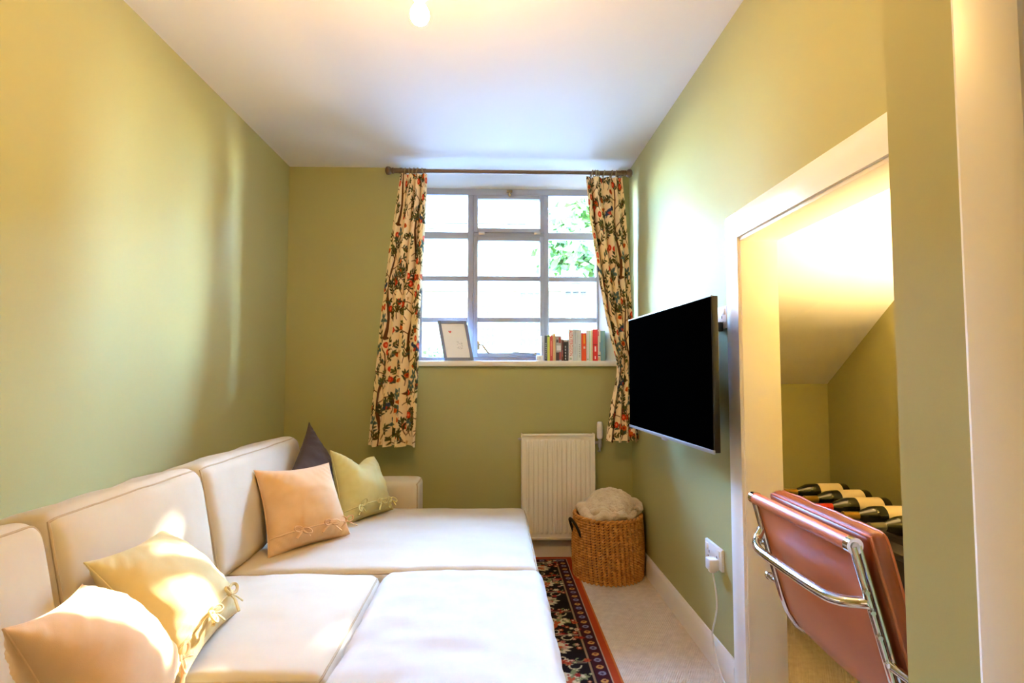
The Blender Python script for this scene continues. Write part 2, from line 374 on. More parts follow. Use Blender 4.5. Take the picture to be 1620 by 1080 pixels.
obj('handle', MB().rbox(q[0]-0.008, q[0]+0.008, Y0-0.02, Y0-0.008, q[2]-0.03, q[2]+0.03, 0.003)
    .tube([(q[0], Y0-0.02, q[2]), (q[0]+0.006, Y0-0.04, q[2]+0.004), (q[0]+0.03, Y0-0.046, q[2]-0.004), (q[0]+0.06, Y0-0.046, q[2]-0.045), (q[0]+0.072, Y0-0.046, q[2]-0.056)], [0.007, 0.007, 0.006, 0.005, 0.006], 10), M['brass'], cas)
q0, q1 = at(796, 556, 'y', Y0-0.03), at(846, 559, 'y', Y0-0.03)
obj('stay', MB().tube([q0, (q0+q1)/2, q1], 0.004, 8).rbox(q1[0]-0.004, q1[0]+0.012, Y0-0.036, Y0-0.008, q1[2]-0.012, q1[2]+0.008, 0.002), M['brass'], cas)

# ------------------------------------------------------------------ curtain pole
YP, ZP = YB-0.13, at(800, 272, 'y', YB-0.13)[2]
xa, xb = at(622, 272, 'y', YP)[0], XR-0.045
RX = np.array([[0, 0, 1], [0, 1, 0], [-1, 0, 0]])
pole = thing('curtain_pole', (0.1, YP, ZP), 'dark bronze extending curtain pole fixed above the window', 'curtain pole')
obj('rod', MB().tube([(xa, YP, ZP), (xb, YP, ZP)], 0.0125, 16).tube([(xa, YP, ZP), (xa+0.21, YP, ZP)], 0.0155, 16).tube([(xb-0.2, YP, ZP), (xb, YP, ZP)], 0.0155, 16), M['bronze'], pole)
fin = [(0.0155, 0), (0.019, 0.002), (0.019, 0.012), (0.015, 0.016), (0.024, 0.024), (0.027, 0.036), (0.024, 0.048), (0.012, 0.055), (0.002, 0.057)]
obj('finial', MB().lathe(fin, (xb-0.02, YP, ZP), 20, RX), M['bronze'], pole)
obj('finial', MB().lathe(fin, (xa+0.005, YP, ZP), 20, RX @ np.diag([1, 1, -1])), M['bronze'], pole)
for bx in (xa+0.05, xb-0.03):
    obj('bracket', MB().rbox(bx-0.008, bx+0.008, YP, YB, ZP-0.008, ZP+0.008, 0.003).rbox(bx-0.015, bx+0.015, YB-0.006, YB+0.002, ZP-0.03, ZP+0.03, 0.003)
        .tube([(bx-0.009, YP, ZP), (bx+0.009, YP, ZP)], 0.019, 16), M['bronze'], pole)

# ------------------------------------------------------------------ curtains with a printed tree-and-bird cloth
class Canvas:
    def __init__(s, w, h, nx, ny, base):
        s.w, s.h, s.nx, s.ny = w, h, nx, ny; s.a = np.zeros((ny, nx, 3))+np.array(base, float)
        s.x = np.linspace(0, w, nx); s.y = np.linspace(0, h, ny)
    def win(s, cx, cy, r):
        i0, i1 = np.searchsorted(s.x, [cx-r, cx+r]); j0, j1 = np.searchsorted(s.y, [cy-r, cy+r])
        if i1 <= i0 or j1 <= j0: return None
        X, Y = np.meshgrid(s.x[i0:i1], s.y[j0:j1]); return (slice(j0, j1), slice(i0, i1)), X-cx, Y-cy
    def put(s, sl, m, col):
        m = np.clip(m, 0, 1)[..., None]; s.a[sl] = s.a[sl]*(1-m)+np.array(col, float)*m
    def leaf(s, cx, cy, ang, L, W, col):
        q = s.win(cx, cy, L)
        if q is None: return
        sl, X, Y = q; a = X*math.cos(ang)+Y*math.sin(ang); b = -X*math.sin(ang)+Y*math.cos(ang)
        e = W/2*np.sin(PI*np.clip(a/L, 0, 1))**0.8
        s.put(sl, ((e-np.abs(b))/0.002+0.3)*((a > 0) & (a < L)), col)
    def disc(s, cx, cy, r, col, ry=None):
        q = s.win(cx, cy, max(r, ry or 0)*1.2)
        if q is None: return
        sl, X, Y = q; d = np.sqrt((X/r)**2+(Y/(ry or r))**2); s.put(sl, (1-d)*r/0.002+0.5, col)
    def line(s, pts, w, col):
        for (xa_, ya_), (xb_, yb_) in zip(pts[:-1], pts[1:]):
            q = s.win((xa_+xb_)/2, (ya_+yb_)/2, math.hypot(xb_-xa_, yb_-ya_)/2+w+0.004)
            if q is None: continue
            sl, X, Y = q; X = X+(xa_+xb_)/2-xa_; Y = Y+(ya_+yb_)/2-ya_; dx, dy = xb_-xa_, yb_-ya_
            t = np.clip((X*dx+Y*dy)/(dx*dx+dy*dy+1e-12), 0, 1); d = np.hypot(X-t*dx, Y-t*dy)
            s.put(sl, (w/2-d)/0.002+0.5, col)
def cloth_print(w, h, nx, ny, seed):
    R = random.Random(seed); cv = Canvas(w, h, nx, ny, (244, 220, 172))
    LG = [(66, 66, 30), (80, 76, 34), (52, 54, 30), (84, 88, 44), (60, 74, 62)]
    BRN = (96, 58, 30)
    def fruit(x, y):
        k = R.random()
        if k < 0.6: cv.disc(x, y, 0.016, (206, 58, 28)); cv.disc(x, y, 0.007, (236, 130, 90))
        else: cv.leaf(x-0.018, y, R.uniform(-.6, .6), 0.04, 0.026, (204, 92, 30)); cv.disc(x, y, 0.006, (150, 40, 26))
    def bird(x, y, d):
        cv.leaf(x-0.04*d, y+0.014, -0.35 if d > 0 else PI+0.35, 0.085, 0.03, (52, 66, 96))
        cv.disc(x+0.036*d, y-0.018, 0.012, (52, 66, 96)); cv.leaf(x-0.012*d, y+0.002, (0.3 if d > 0 else PI-0.3), 0.045, 0.018, (196, 70, 50))
        for k in range(3): cv.leaf(x-0.03*d, y+0.012, (PI-0.2-0.25*k) if d > 0 else (0.2+0.25*k), 0.05, 0.012, (70, 96, 96))
    def flower(x, y):
        for k in range(5): cv.leaf(x, y, k*1.257+0.3, 0.036, 0.02, (84, 108, 104))
        for k in range(5): cv.line([(x, y), (x+0.024*math.cos(k*1.257+.3), y+0.024*math.sin(k*1.257+.3))], 0.002, (40, 52, 54))
        cv.disc(x, y, 0.006, (190, 160, 90))
    def branch(x, y, ang, L, wd, depth):
        n = 5; pts = [(x, y)]; a = ang; bend = R.uniform(-0.16, 0.16)
        for k in range(n):
            a += bend; x += L/n*math.cos(a); y += L/n*math.sin(a); pts.append((x, y))
            if k > 0:
                for sg in (-1, 1):
                    if R.random() < 0.92: cv.leaf(x, y, a+sg*R.uniform(0.5, 1.0), R.uniform(0.024, 0.034), R.uniform(0.009, 0.012), R.choice(LG))
            if depth and k in (2, 4): branch(x, y, a+R.choice((-1, 1))*R.uniform(0.6, 1.0), L*0.6, wd*0.6, depth-1)
        cv.line(pts, wd, BRN)
        cv.leaf(x, y, a, 0.03, 0.011, R.choice(LG))
        if R.random() < 0.25: fruit(x+R.uniform(-.012, .012), y+R.uniform(-.01, .01))
    col, x = 0, 0.07
    while x < w+0.1:
        y = h+0.04-(col % 2)*0.30
        while y > -0.1:
            H = 0.50
            pts = [(x+0.014*math.sin(k*0.9), y-H*k/10) for k in range(11)]
            for k in range(10): cv.line(pts[k:k+2], 0.020-0.0014*k, BRN)
            cv.leaf(x-0.035, y, 0, 0.07, 0.016, BRN)
            for k, (bx, by) in enumerate(pts[3:]):
                branch(bx, by, -PI/2+(-1 if k % 2 else 1)*R.uniform(0.5, 1.2), R.uniform(0.09, 0.15), 0.005, 0)
            bird(x+R.choice((-1, 1))*0.08, y-H*R.uniform(0.4, 0.7), R.choice((-1, 1)))
            y -= 0.58
        x += 0.26; col += 1
    base = np.array((244, 220, 172.0)); n = 0
    for k in range(2600):                      # fill the open ground with sprigs, flowers and fruit
        px, py = R.uniform(0, w), R.uniform(0, h); q = cv.win(px, py, 0.016)
        if q is None or np.abs(cv.a[q[0]]-base).max() > 6: continue
        t = R.random()
        if t < 0.72:
            branch(px, py, -PI/2+R.uniform(-1.3, 1.3), R.uniform(0.05, 0.09), 0.004, 0)
        elif t < 0.80: flower(px, py)
        elif t < 0.91: fruit(px, py)
        else:
            for q_ in (-.5, 0, .5): cv.line([(px, py), (px+0.014*math.sin(q_), py-0.016*math.cos(q_))], 0.003, (190, 140, 80))
    return cv.a
def set_print(o, cols):
    at_ = o.data.color_attributes.new('print', 'FLOAT_COLOR', 'POINT')
    c = np.ones((len(o.data.vertices), 4)); c[:, :3] = lin(cols.reshape(-1, 3)); at_.data.foreach_set('color', c.ravel())
def curtain(edges, npl, amp, seed, label, wfab, ztop_px, zbot_px, rings_px, xmax=None):
    nx, ny = 210, 520; e = np.array(edges, float)
    ys = np.linspace(ztop_px, zbot_px, ny); xl = np.interp(ys, e[:, 0], e[:, 1]); xr = np.interp(ys, e[:, 0], e[:, 2])
    ker = np.ones(31)/31
    sm = lambda a: np.convolve(np.pad(a, 15, 'edge'), ker, 'valid')
    xl, xr = sm(xl), sm(xr)
    XLs = np.array([at(p, q, 'y', YP)[0] for p, q in zip(xl, ys)]); XRs = np.array([at(p, q, 'y', YP)[0] for p, q in zip(xr, ys)])
    ZS = np.array([at(800, q, 'y', YP)[2] for q in ys])
    s = np.linspace(0, 1, nx)[None, :]; t = np.linspace(0, 1, ny)[:, None]
    ph = 2*PI*npl*(s+0.035*np.sin(5*s+2.2*t+seed)+0.02*np.sin(9*s*PI+seed))
    aa = amp*(0.55+0.45*np.clip(t*4, 0, 1))*(0.85+0.3*np.sin(3*s+seed+t*2))
    yy = YP-0.004-aa*(np.sin(ph)+0.22*np.sin(2*ph+1+t*3))
    wdt = (XRs-XLs)[:, None]
    xx = XLs[:, None]+wdt*(s+0.030*np.sin(2*ph)*(0.4+t)*np.sin(PI*s))
    if xmax is not None: xx = np.minimum(xx, xmax)
    yy = yy-0.07*np.clip((t-0.35)/0.65, 0, 1)**1.3
    zz = ZS[:, None]+0*s+0.006*np.cos(ph)*(t > .9)*(t-.9)*10
    P = np.stack([xx, yy, zz], -1)
    root = thing('curtain', (float(XLs[-1]+XRs[-1])/2, YP, float(ZS[-1])), label, 'curtain', 'curtains at the window')
    cl = obj('cloth', MB().grid(P), M['curtain'], root, sharp=None, recalc=False)
    set_print(cl, cloth_print(wfab/1.25, float(ZS[0]-ZS[-1])/1.25, nx, ny, seed))
    for px in rings_px:
        q = at(px, 275, 'y', YP); a = np.linspace(0, 2*PI, 24, endpoint=False)
        ring = np.stack([q[0]+0.006*np.sin(a*1.0+px), YP+0.021*np.cos(a), ZP-0.004+0.021*np.sin(a)], -1)
        obj('ring', MB().tube(ring, 0.004, 8, closed=True).tube([(q[0], YP, ZP-0.024), (q[0], YP, ZP-0.05)], 0.002, 6), M['brass'], root)
    return root
curtain([(277, 634, 676), (330, 626, 674), (400, 615, 670), (500, 603, 665), (570, 597, 664), (640, 591, 662), (702, 586, 660)], 3.5, 0.036, 3,
    'patterned curtain hanging open beside the leaning picture frame, clear of the wall corner', 0.56, 277, 702, (640, 649, 654, 660, 669))
curtain([(279, 926, 984), (340, 931, 990), (420, 943, 995), (500, 956, 999), (545, 966, 1001), (574, 974, 1003), (600, 972, 1004), (640, 963, 1007), (697, 955, 1011)], 4.0, 0.034, 8,
    'patterned curtain bunched in the corner behind the television and radiator valve', 0.56, 279, 697, (936, 941, 946, 955, 967, 975), XR-0.008)

# ------------------------------------------------------------------ soft furnishing helpers
def axis_pts(h, r, n):
    inner = np.linspace(-(h-r), h-r, n); e = r*(1-np.cos(np.linspace(0, PI/2, 6)[1:]))
    e = np.linspace(0, r, 6)[1:]
    return np.concatenate([-(h-r)-e[::-1], inner, h-r+e])
class Cushion:
    """rounded, puffed box: maps a point on the box to the cushion's surface"""
    def __init__(s, c, h, r, puff, M_=np.eye(3), wr=0.003, ws=6, seed=0, sag=0.0):
        s.c, s.h, s.r, s.puff, s.M, s.wr, s.ws, s.seed, s.sag = map(lambda x: x, (np.array(c), np.array(h), r, puff, np.array(M_), wr, ws, seed, sag))
    def warp(s, P):
        P = np.asarray(P, float); h, r = s.h, s.r
        q = np.clip(P, -(h-r), h-r); d = P-q; L = np.linalg.norm(d, axis=-1, keepdims=True)
        out = np.where(L > 1e-9, q+d/np.maximum(L, 1e-9)*r, P)
        u = P/h; b = [(1-u[..., k]**2) for k in range(3)]
        for k in range(3):
            i, j = (k+1) % 3, (k+2) % 3
            out[..., k] += s.puff[k]*np.sign(u[..., k])*np.abs(u[..., k])**3*np.clip(b[i]*b[j], 0, 1)**0.6
        w = out @ s.M.T+s.c
        n = d/np.maximum(L, 1e-9)
        nn = n @ s.M.T
        w = w+nn*(fbm(w*np.array([1, 1.6, 1]), s.ws, s.seed)*s.wr)[..., None]
        return w
    def mesh(s, n=14):
        mb = MB(); ax = [axis_pts(s.h[k], s.r, n) for k in range(3)]
        for k in range(3):
            i, j = (k+1) % 3, (k+2) % 3
            for sg in (-1, 1):
                U, V = np.meshgrid(ax[i], ax[j], indexing='ij'); P = np.zeros(U.shape+(3,)); P[..., i] = U; P[..., j] = V; P[..., k] = sg*s.h[k]
                mb.grid(s.warp(P), flip=sg < 0)
        return mb
    def seam(s, k, sg, rad=0.004):                     # piping loop round the face with normal axis k
        i, j = (k+1) % 3, (k+2) % 3; pts = []
        ei, ej = s.h[i]-s.r*0.3, s.h[j]-s.r*0.3
        a, b = s.h[i], s.h[j]; n = 26
        loop = [(t, -b) for t in np.linspace(-a, a, n)[:-1]]+[(a, t) for t in np.linspace(-b, b, n)[:-1]]+[(t, b) for t in np.linspace(a, -a, n)[:-1]]+[(-a, t) for t in np.linspace(b, -b, n)[:-1]]
        P = np.zeros((len(loop), 3)); P[:, i] = [q[0] for q in loop]; P[:, j] = [q[1] for q in loop]; P[:, k] = sg*s.h[k]
        return MB().tube(s.warp(P), rad, 8, closed=True)
def merged(mb):
    me = bpy.data.meshes.new('tmp'); me.from_pydata(np.concatenate(mb.v).tolist(), [], mb.f)
    bm = bmesh.new(); bm.from_mesh(me); bmesh.ops.remove_doubles(bm, verts=bm.verts[:], dist=1e-4); bm.verts.index_update()
    r = MB().add([v.co[:] for v in bm.verts], [[v.index for v in f.verts] for f in bm.faces]); bm.free(); bpy.data.meshes.remove(me); return r
def rotY(a): c, s = math.cos(a), math.sin(a); return np.array([[c, 0, s], [0, 1, 0], [-s, 0, c]])
def rotZ(a): c, s = math.cos(a), math.sin(a); return np.array([[c, -s, 0], [s, c, 0], [0, 0, 1]])
def rotX(a): c, s = math.cos(a), math.sin(a); return np.array([[1, 0, 0], [0, c, -s], [0, s, c]])

# ------------------------------------------------------------------ corner sofa
sofa = thing('corner_sofa', (-1.0, 1.9, 0), 'cream slipcovered corner sofa with a long chaise, piped cushions and low arm', 'sofa')
SX0 = XL+0.018
obj('base', merged(Cushion((-0.87, 1.86, 0.19), (0.465, 1.32, 0.11), 0.03, (0, 0, 0), wr=0.002).mesh(20)), M['sofa'], sofa, sharp=None)
obj('chaise_base', merged(Cushion((-0.11, 2.585, 0.19), (0.285, 0.44, 0.109), 0.03, (0, 0, 0), wr=0.002).mesh(14)), M['sofa'], sofa, sharp=None)
obj('back_frame', merged(Cushion((SX0+0.09, 1.86, 0.42), (0.09, 1.32, 0.335), 0.04, (0, 0, 0), wr=0.002).mesh(20)), M['sofa'], sofa, sharp=None)
for yy in (3.13, 0.62):
    c = Cushion((-0.86, yy, 0.335), (0.455, 0.1, 0.265), 0.035, (0, 0.004, 0.006), wr=0.002)
    a = obj('arm', merged(c.mesh(14)), M['sofa'], sofa, sharp=None); obj('piping', c.seam(0, 1), M['pipe'], a)
for X0, X1, Ya, Yb, zt, sd in ((-1.06, 0.175, 2.085, 3.03, 0.462, 1), (-1.06, -0.408, 1.375, 2.082, 0.462, 2), (-1.06, -0.408, 0.72, 1.372, 0.462, 3)):
    c = Cushion(((X0+X1)/2, (Ya+Yb)/2, zt-0.085), ((X1-X0)/2, (Yb-Ya)/2, 0.085), 0.04, (0, 0.0, 0.022), wr=0.0035, ws=7, seed=sd)
    o = obj('seat_cushion', merged(c.mesh(34)), M['sofa'], sofa, sharp=None); obj('piping', c.seam(2, 1, 0.0035), M['pipe'], o); obj('piping', c.seam(2, -1, 0.0035), M['pipe'], o)
for Ya, Yb, sd, tilt, yaw in ((1.99, 2.95, 5, 0.2, 0.0), (1.325, 1.985, 6, 0.2, 0.0), (0.72, 1.32, 7, 0.2, 0.0)):
    c = Cushion((-1.085, (Ya+Yb)/2, 0.645), (0.10, (Yb-Ya)/2, 0.208), 0.045, (0.03, 0.0, 0.012), rotZ(yaw) @ rotY(-tilt), wr=0.005, ws=5, seed=sd)
    o = obj('back_cushion', merged(c.mesh(30)), M['sofa'], sofa, sharp=None)
    obj('piping', c.seam(0, 1, 0.0035), M['pipe'], o); obj('piping', c.seam(0, -1, 0.0035), M['pipe'], o)
for x, y in ((-1.25, 0.6), (-0.5, 0.6), (-1.25, 3.1), (-0.5, 3.1), (0.1, 2.25), (0.1, 2.92)):
    obj('foot', MB().lathe([(0.02, 0.006), (0.028, 0.085)], (x, y, 0), 16), M['char'], sofa)

stool = thing('footstool', (-0.11, 1.6, 0), 'large white cotton footstool pushed up between chaise and seat', 'footstool')
obj('base', merged(Cushion((-0.112, 1.605, 0.19), (0.285, 0.455, 0.11), 0.03, (0, 0, 0), wr=0.002).mesh(14)), M['stool'], stool, sharp=None)
c = Cushion((-0.112, 1.605, 0.385), (0.292, 0.466, 0.09), 0.045, (0, 0, 0.02), wr=0.007, ws=9, seed=11)
o = obj('top_cushion', merged(c.mesh(40)), M['stool'], stool, sharp=None); obj('piping', c.seam(2, -1, 0.0035), M['pipe'], o)
for x, y in ((-0.34, 1.22), (0.12, 1.22), (-0.34, 1.99), (0.12, 1.99)): obj('foot', MB().lathe([(0.02, 0.006), (0.028, 0.085)], (x, y, 0), 16), M['char'], stool)

# ------------------------------------------------------------------ throw pillows
def pillow(BL, BRr, TR, TL, T, m, label, seed, ties=(), seam_v=-0.62, chop=0.0, vertical=False, grp='scatter cushions on the sofa', back=0.8):
    BL, BRr, TR, TL = map(lambda p: np.asarray(p, float), (BL, BRr, TR, TL))
    n = 44
    def surf(u, v, sg):
        k = 0.10
        uu = u*(1-k*(1-v**2)*np.abs(u)); vv = v*(1-k*(1-u**2)*np.abs(v))
        if chop: vv = vv-chop*np.exp(-(u/0.42)**2)*np.clip(v, 0, 1)**2
        a, b = (uu+1)/2, (vv+1)/2
        P = ((1-a)*(1-b))[..., None]*BL+(a*(1-b))[..., None]*BRr+(a*b)[..., None]*TR+((1-a)*b)[..., None]*TL
        e1 = (BRr-BL)+(TR-TL); e2 = (TL-BL)+(TR-BRr); nn = np.cross(e1, e2); nn /= np.linalg.norm(nn)
        th = T*np.clip((1-u**2)*(1-v**2), 0, 1)**0.5*(1.0-0.25*chop/0.2*np.clip(v, 0, 1)*np.exp(-(u/.4)**2) if chop else 1.0)
        edge = np.clip(np.minimum(1-np.abs(u), 1-np.abs(v))*6, 0, 1)
        # creases running in from the corners plus soft wrinkles
        cr = 0.0035*np.sin(13*(u*v)*PI+seed)*np.clip(np.abs(u*v)*1.6, 0, 1)
        wv = fbm(P, 14, seed, 3)*0.006+cr
        s = sg if sg > 0 else sg*back
        return P+nn*(s*th+wv*edge)[..., None]
    g = np.sin(np.linspace(-PI/2, PI/2, n)); U, V = np.meshgrid(g, g, indexing='ij')
    ctr = (BL+BRr+TR+TL)/4; ctr[2] = min(BL[2], BRr[2])
    root = thing('throw_pillow', ctr, label, 'pillow', grp)
    mb = MB().grid(surf(U, V, 1)).grid(surf(U, V, -1), flip=True)
    obj('cover', merged(mb), m, root, sharp=None)
    loop = [(t, -1) for t in np.linspace(-1, 1, 24)[:-1]]+[(1, t) for t in np.linspace(-1, 1, 24)[:-1]]+[(t, 1) for t in np.linspace(1, -1, 24)[:-1]]+[(-1, t) for t in np.linspace(1, -1, 24)[:-1]]
    L = np.array(loop); obj('edge_seam', MB().tube(surf(L[:, 0], L[:, 1], 1), 0.0022, 6, closed=True), m, root)
    if ties:
        sp = np.linspace(-0.985, 0.985, 40)
        path = lambda t, o_: surf(t, np.full_like(t, o_), 1) if not vertical else surf(np.full_like(t, -o_), t, 1)
        obj('flap_hem', MB().tube(path(sp, seam_v)+0.0, 0.0032, 8), m, root)
        cen = (BL+BRr+TR+TL)/4
        e1 = (BRr-BL); e1 /= np.linalg.norm(e1); e2 = (TL-BL); e2 /= np.linalg.norm(e2); nn = np.cross(e1, e2); nn /= np.linalg.norm(nn)
        if vertical: e1, e2 = e2, -e1
        Rr = random.Random(seed)
        for t in ties:
            p = path(np.array([t]), seam_v)[0]+nn*0.006; mb = MB()
            mb.lathe([(0.001, -0.007), (0.007, -0.004), (0.009, 0), (0.007, 0.004), (0.001, 0.007)], p, 10)
            for sg in (-1, 1):
                a = Rr.uniform(0.1, 0.7); L_ = Rr.uniform(0.03, 0.042)
                d = e1*sg*math.cos(a)+e2*math.sin(a)*Rr.choice((-1, 1)); q = np.cross(nn, d)
                lp = [p+d*L_*(0.5-0.5*math.cos(w_))+q*0.011*math.sin(w_)+nn*0.012*math.sin(w_/2) for w_ in np.linspace(0, 2*PI, 18)]
                mb.tube(lp, 0.0045, 7, flat=0.6)
                a2 = Rr.uniform(0.6, 1.3); d2 = e1*sg*math.cos(a2)-e2*math.sin(a2); L2 = Rr.uniform(0.035, 0.055)
                mb.tube([p, p+d2*L2*0.4+nn*0.006, p+d2*L2+e1*0.006*sg+nn*0.002], [0.004, 0.0045, 0.005], 7, flat=0.5)
            obj('tie', mb, m, root)
    return root
def cpts(*a): return [at(px, py, 'y', Y) for px, py, Y in a]
pillow(*cpts((540, 838, 2.62), (622, 806, 2.95), (592, 722, 3.0), (522, 712, 2.74)), 0.085, M['sage'],
    'pale sage green scatter cushion with fabric ties, dented top, beside the sofa arm', 22, ties=(-0.55, 0.2, 0.85), chop=0.28)
pillow(*cpts((505, 829, 2.685), (552, 778, 2.95), (489, 668, 2.93), (447, 774, 2.515)), 0.07, M['choc'],
    'plain dark charcoal brown scatter cushion standing on its corner', 23)
pillow(*cpts((424, 884, 2.22), (556, 848, 2.50), (520, 732, 2.56), (402, 744, 2.32)), 0.095, M['peach'],
    'peach linen scatter cushion with tied flap standing upright on the chaise', 21, ties=(-0.35, 0.35, 0.92))
pillow(at(290, 1075, 'z', 0.484), at(378, 965, 'z', 0.484), at(255, 838, 'x', -0.982), at(133, 890, 'x', -0.95), 0.09, M['straw'],
    'straw yellow scatter cushion with tied edge slumped against the middle back cushion', 24, ties=(-0.3, 0.35), seam_v=-0.66)
pillow((-0.62, 0.94, 0.476), at(280, 1062, 'y', 1.30), at(130, 925, 'y', 1.25), at(5, 995, 'y', 0.86), 0.10, M['peach'],
    'peach cotton scatter cushion leaning over in front of the straw yellow one', 25, ties=(0.78,), seam_v=-0.74)

# ------------------------------------------------------------------ rug
def rug():
    x0r, x1r, y0r, y1r = -0.62, 0.503, 1.0, YB-0.022
    nx, ny = 260, 590; W, H = x1r-x0r, y1r-y0r
    cv = Canvas(W, H, nx, ny, (26, 18, 20))           # canvas x = distance from the right edge, y = distance from the far end
    X, Y = np.meshgrid(cv.x, cv.y); d = np.minimum(np.minimum(X, W-X), np.minimum(Y, H-Y))
    cv.a[d < 0.115] = (150, 120, 84); cv.a[d < 0.108] = (30, 18, 22)
    cv.a[d < 0.104] = (196, 178, 140); cv.a[d < 0.100] = (58, 18, 26); cv.a[d < 0.045] = (190, 160, 130); cv.a[d < 0.040] = (170, 62, 24); cv.a[d < 0.012] = (196, 108, 40)
    R = random.Random(4)
    def motif(x, y, k):
        if k % 2: cv.leaf(x-0.016, y, 0.2, 0.034, 0.03, (196, 140, 70)); cv.disc(x, y, 0.006, (120, 40, 30))
        else: cv.disc(x, y, 0.015, (130, 122, 138)); cv.disc(x, y, 0.007, (70, 50, 70))
    for k in range(int(H/0.05)): motif(0.073, 0.07+k*0.05, k); motif(W-0.073, 0.07+k*0.05, k)
    for k in range(int(W/0.05)): motif(0.10+k*0.05, 0.073, k); motif(0.10+k*0.05, H-0.073, k)
    cream, rust, green, red = (214, 196, 150), (186, 84, 44), (128, 132, 84), (150, 40, 32)
    def rosette(x, y, r, c1, c2):
        for k in range(6): cv.leaf(x, y, k*PI/3, r, r*0.6, c1)
        cv.disc(x, y, r*0.32, c2)
    def curl(x, y, s, sg, col):
        t = np.linspace(0, 4.6, 18); rr = s*(1-t/6); cv.line([(x+sg*r*math.cos(a), y+r*math.sin(a)) for r, a in zip(rr, t)], 0.006, col)
    def fan(x, y, s, sg, c1, c2):
        for a in (-0.75, -0.4, 0.0, 0.4, 0.75): cv.leaf(x, y, (0 if sg > 0 else PI)+a, s*(1.1-0.25*abs(a)), s*0.34, c1)
        cv.leaf(x, y, 0 if sg > 0 else PI, s*0.7, s*0.3, c2); cv.disc(x, y, s*0.2, c2)
    step = 0.24; y = 0.20
    i = 0
    while y < H-0.1:
        cv.line([(0.12, y+step/2), (W-0.12, y+step/2)], 0.012, (100, 30, 34)); cv.line([(0.12, y+step/2+0.01), (W-0.12, y+step/2+0.01)], 0.004, cream)
        x = 0.20; j = 0
        while x < W-0.1:
            if (i+j) % 2 == 0:
                fan(x+0.05, y, 0.085, -1, cream, rust); rosette(x+0.07, y-0.045, 0.024, rust, cream); rosette(x+0.07, y+0.045, 0.024, red, cream)
            else:
                rosette(x, y, 0.05, cream, rust); rosette(x+0.05, y+0.02, 0.03, rust, green); rosette(x-0.05, y-0.01, 0.026, green, cream)
                cv.leaf(x, y, 1.2, 0.08, 0.024, rust); cv.leaf(x, y, -1.9, 0.08, 0.024, green)
            for sg in (-1, 1): curl(x+0.02*sg, y+0.09*sg, 0.034, sg, cream); curl(x-0.05*sg, y+0.1*sg, 0.024, -sg, green)
            for k in range(24):
                rosette(x+R.uniform(-.09, .09), y+R.uniform(-.14, .14), R.uniform(.010, .018), R.choice((rust, cream, red, green, (190, 120, 100))), R.choice((cream, red)))
            x += 0.20; j += 1
        y += step; i += 1
    a = cv.a
    row = (np.arange(ny) % 2)[:, None, None]; a = a*(1-0.10*row)
    Xg = x1r-X; Yg = y1r-Y; Z = np.full_like(Xg, 0.008); Z[:, 0] = Z[:, -1] = 0.001; Z[0] = Z[-1] = 0.001
    Z = Z+0.0015*noise(np.stack([Xg, Yg, 0*Xg], -1), 6, 3)*(Z > .005)
    Z = np.where(np.hypot(Xg-0.678, Yg-3.312) < 0.235, np.minimum(Z, 0.003), Z)       # pressed flat under the basket's edge
    o = obj('rug', MB().grid(np.stack([Xg, Yg, Z], -1)), M['rug'], None, sharp=None, recalc=False, label='dark oriental rug with orange edge lying under the sofa', cat='rug')
    set_print(o, a)
rug()

# ------------------------------------------------------------------ radiator
rx0, rx1 = at(825, 770, 'y', 3.54)[0], at(942, 770, 'y', 3.54)[0]
rz0, rz1 = at(880, 854, 'y', 3.54)[2], at(880, 687, 'y', 3.54)[2]
rad = thing('radiator', ((rx0+rx1)/2, YB-0.05, rz0), 'white fluted panel radiator fixed under the window', 'radiator')
nfl = 14; xs = np.linspace(rx0+0.008, rx1-0.008, nfl*14+1); zs = np.concatenate([np.linspace(rz0+0.004, rz0+0.06, 12), np.linspace(rz0+0.07, rz1-0.07, 12), np.linspace(rz1-0.06, rz1-0.004, 12)])
Xg, Zg = np.meshgrid(xs, zs); u = (Xg-rx0-0.025)/(rx1-rx0-0.05)*nfl
fl = np.clip(np.cos(2*PI*(u-0.5))*2.2, -1, 1)*0.5+0.5
fl *= ((u > 0.0) & (u < nfl)); end = np.clip((np.minimum(Zg-rz0, rz1-Zg)-0.035)/0.012, 0, 1)
YG = 3.548-0.009*fl*end
obj('front_panel', MB().grid(np.stack([Xg, YG, Zg], -1)), M['rad'], rad, sharp=50)
obj('casing', MB().rbox(rx0, rx0+0.008, 3.54, 3.60, rz0, rz1+0.004, 0.002).rbox(rx1-0.008, rx1, 3.54, 3.60, rz0, rz1+0.004, 0.002).box(rx0+0.006, rx1-0.006, 3.585, 3.592, rz0+0.01, rz1-0.01)
    .rbox(rx0+0.004, rx1-0.004, 3.541, 3.552, rz1-0.012, rz1+0.004, 0.003).rbox(rx0+0.004, rx1-0.004, 3.541, 3.552, rz0, rz0+0.014, 0.003), M['rad'], rad)
gr = MB()
for k in range(22): a = rx0+0.012+(rx1-rx0-0.024)*k/21; gr.box(a-0.002, a+0.002, 3.552, 3.592, rz1-0.008, rz1-0.001)
obj('top_grille', gr, M['rad'], rad)
for q_ in (rx0+0.08, rx1-0.11): obj('bracket', MB().box(q_, q_+0.03, 3.59, YB+0.002, rz0+0.1, rz1-0.1), M['rad'], rad)
obj('bleed_plug', MB().lathe([(0.009, 0), (0.009, 0.014), (0.005, 0.016), (0.005, 0.024)], (rx0+0.002, 3.565, rz1-0.03), 12, RX @ np.diag([1, 1, -1])), M['steel'], rad)
vx = at(949, 680, 'y', 3.565)[0]
vz = at(949, 700, 'y', 3.565)[2]
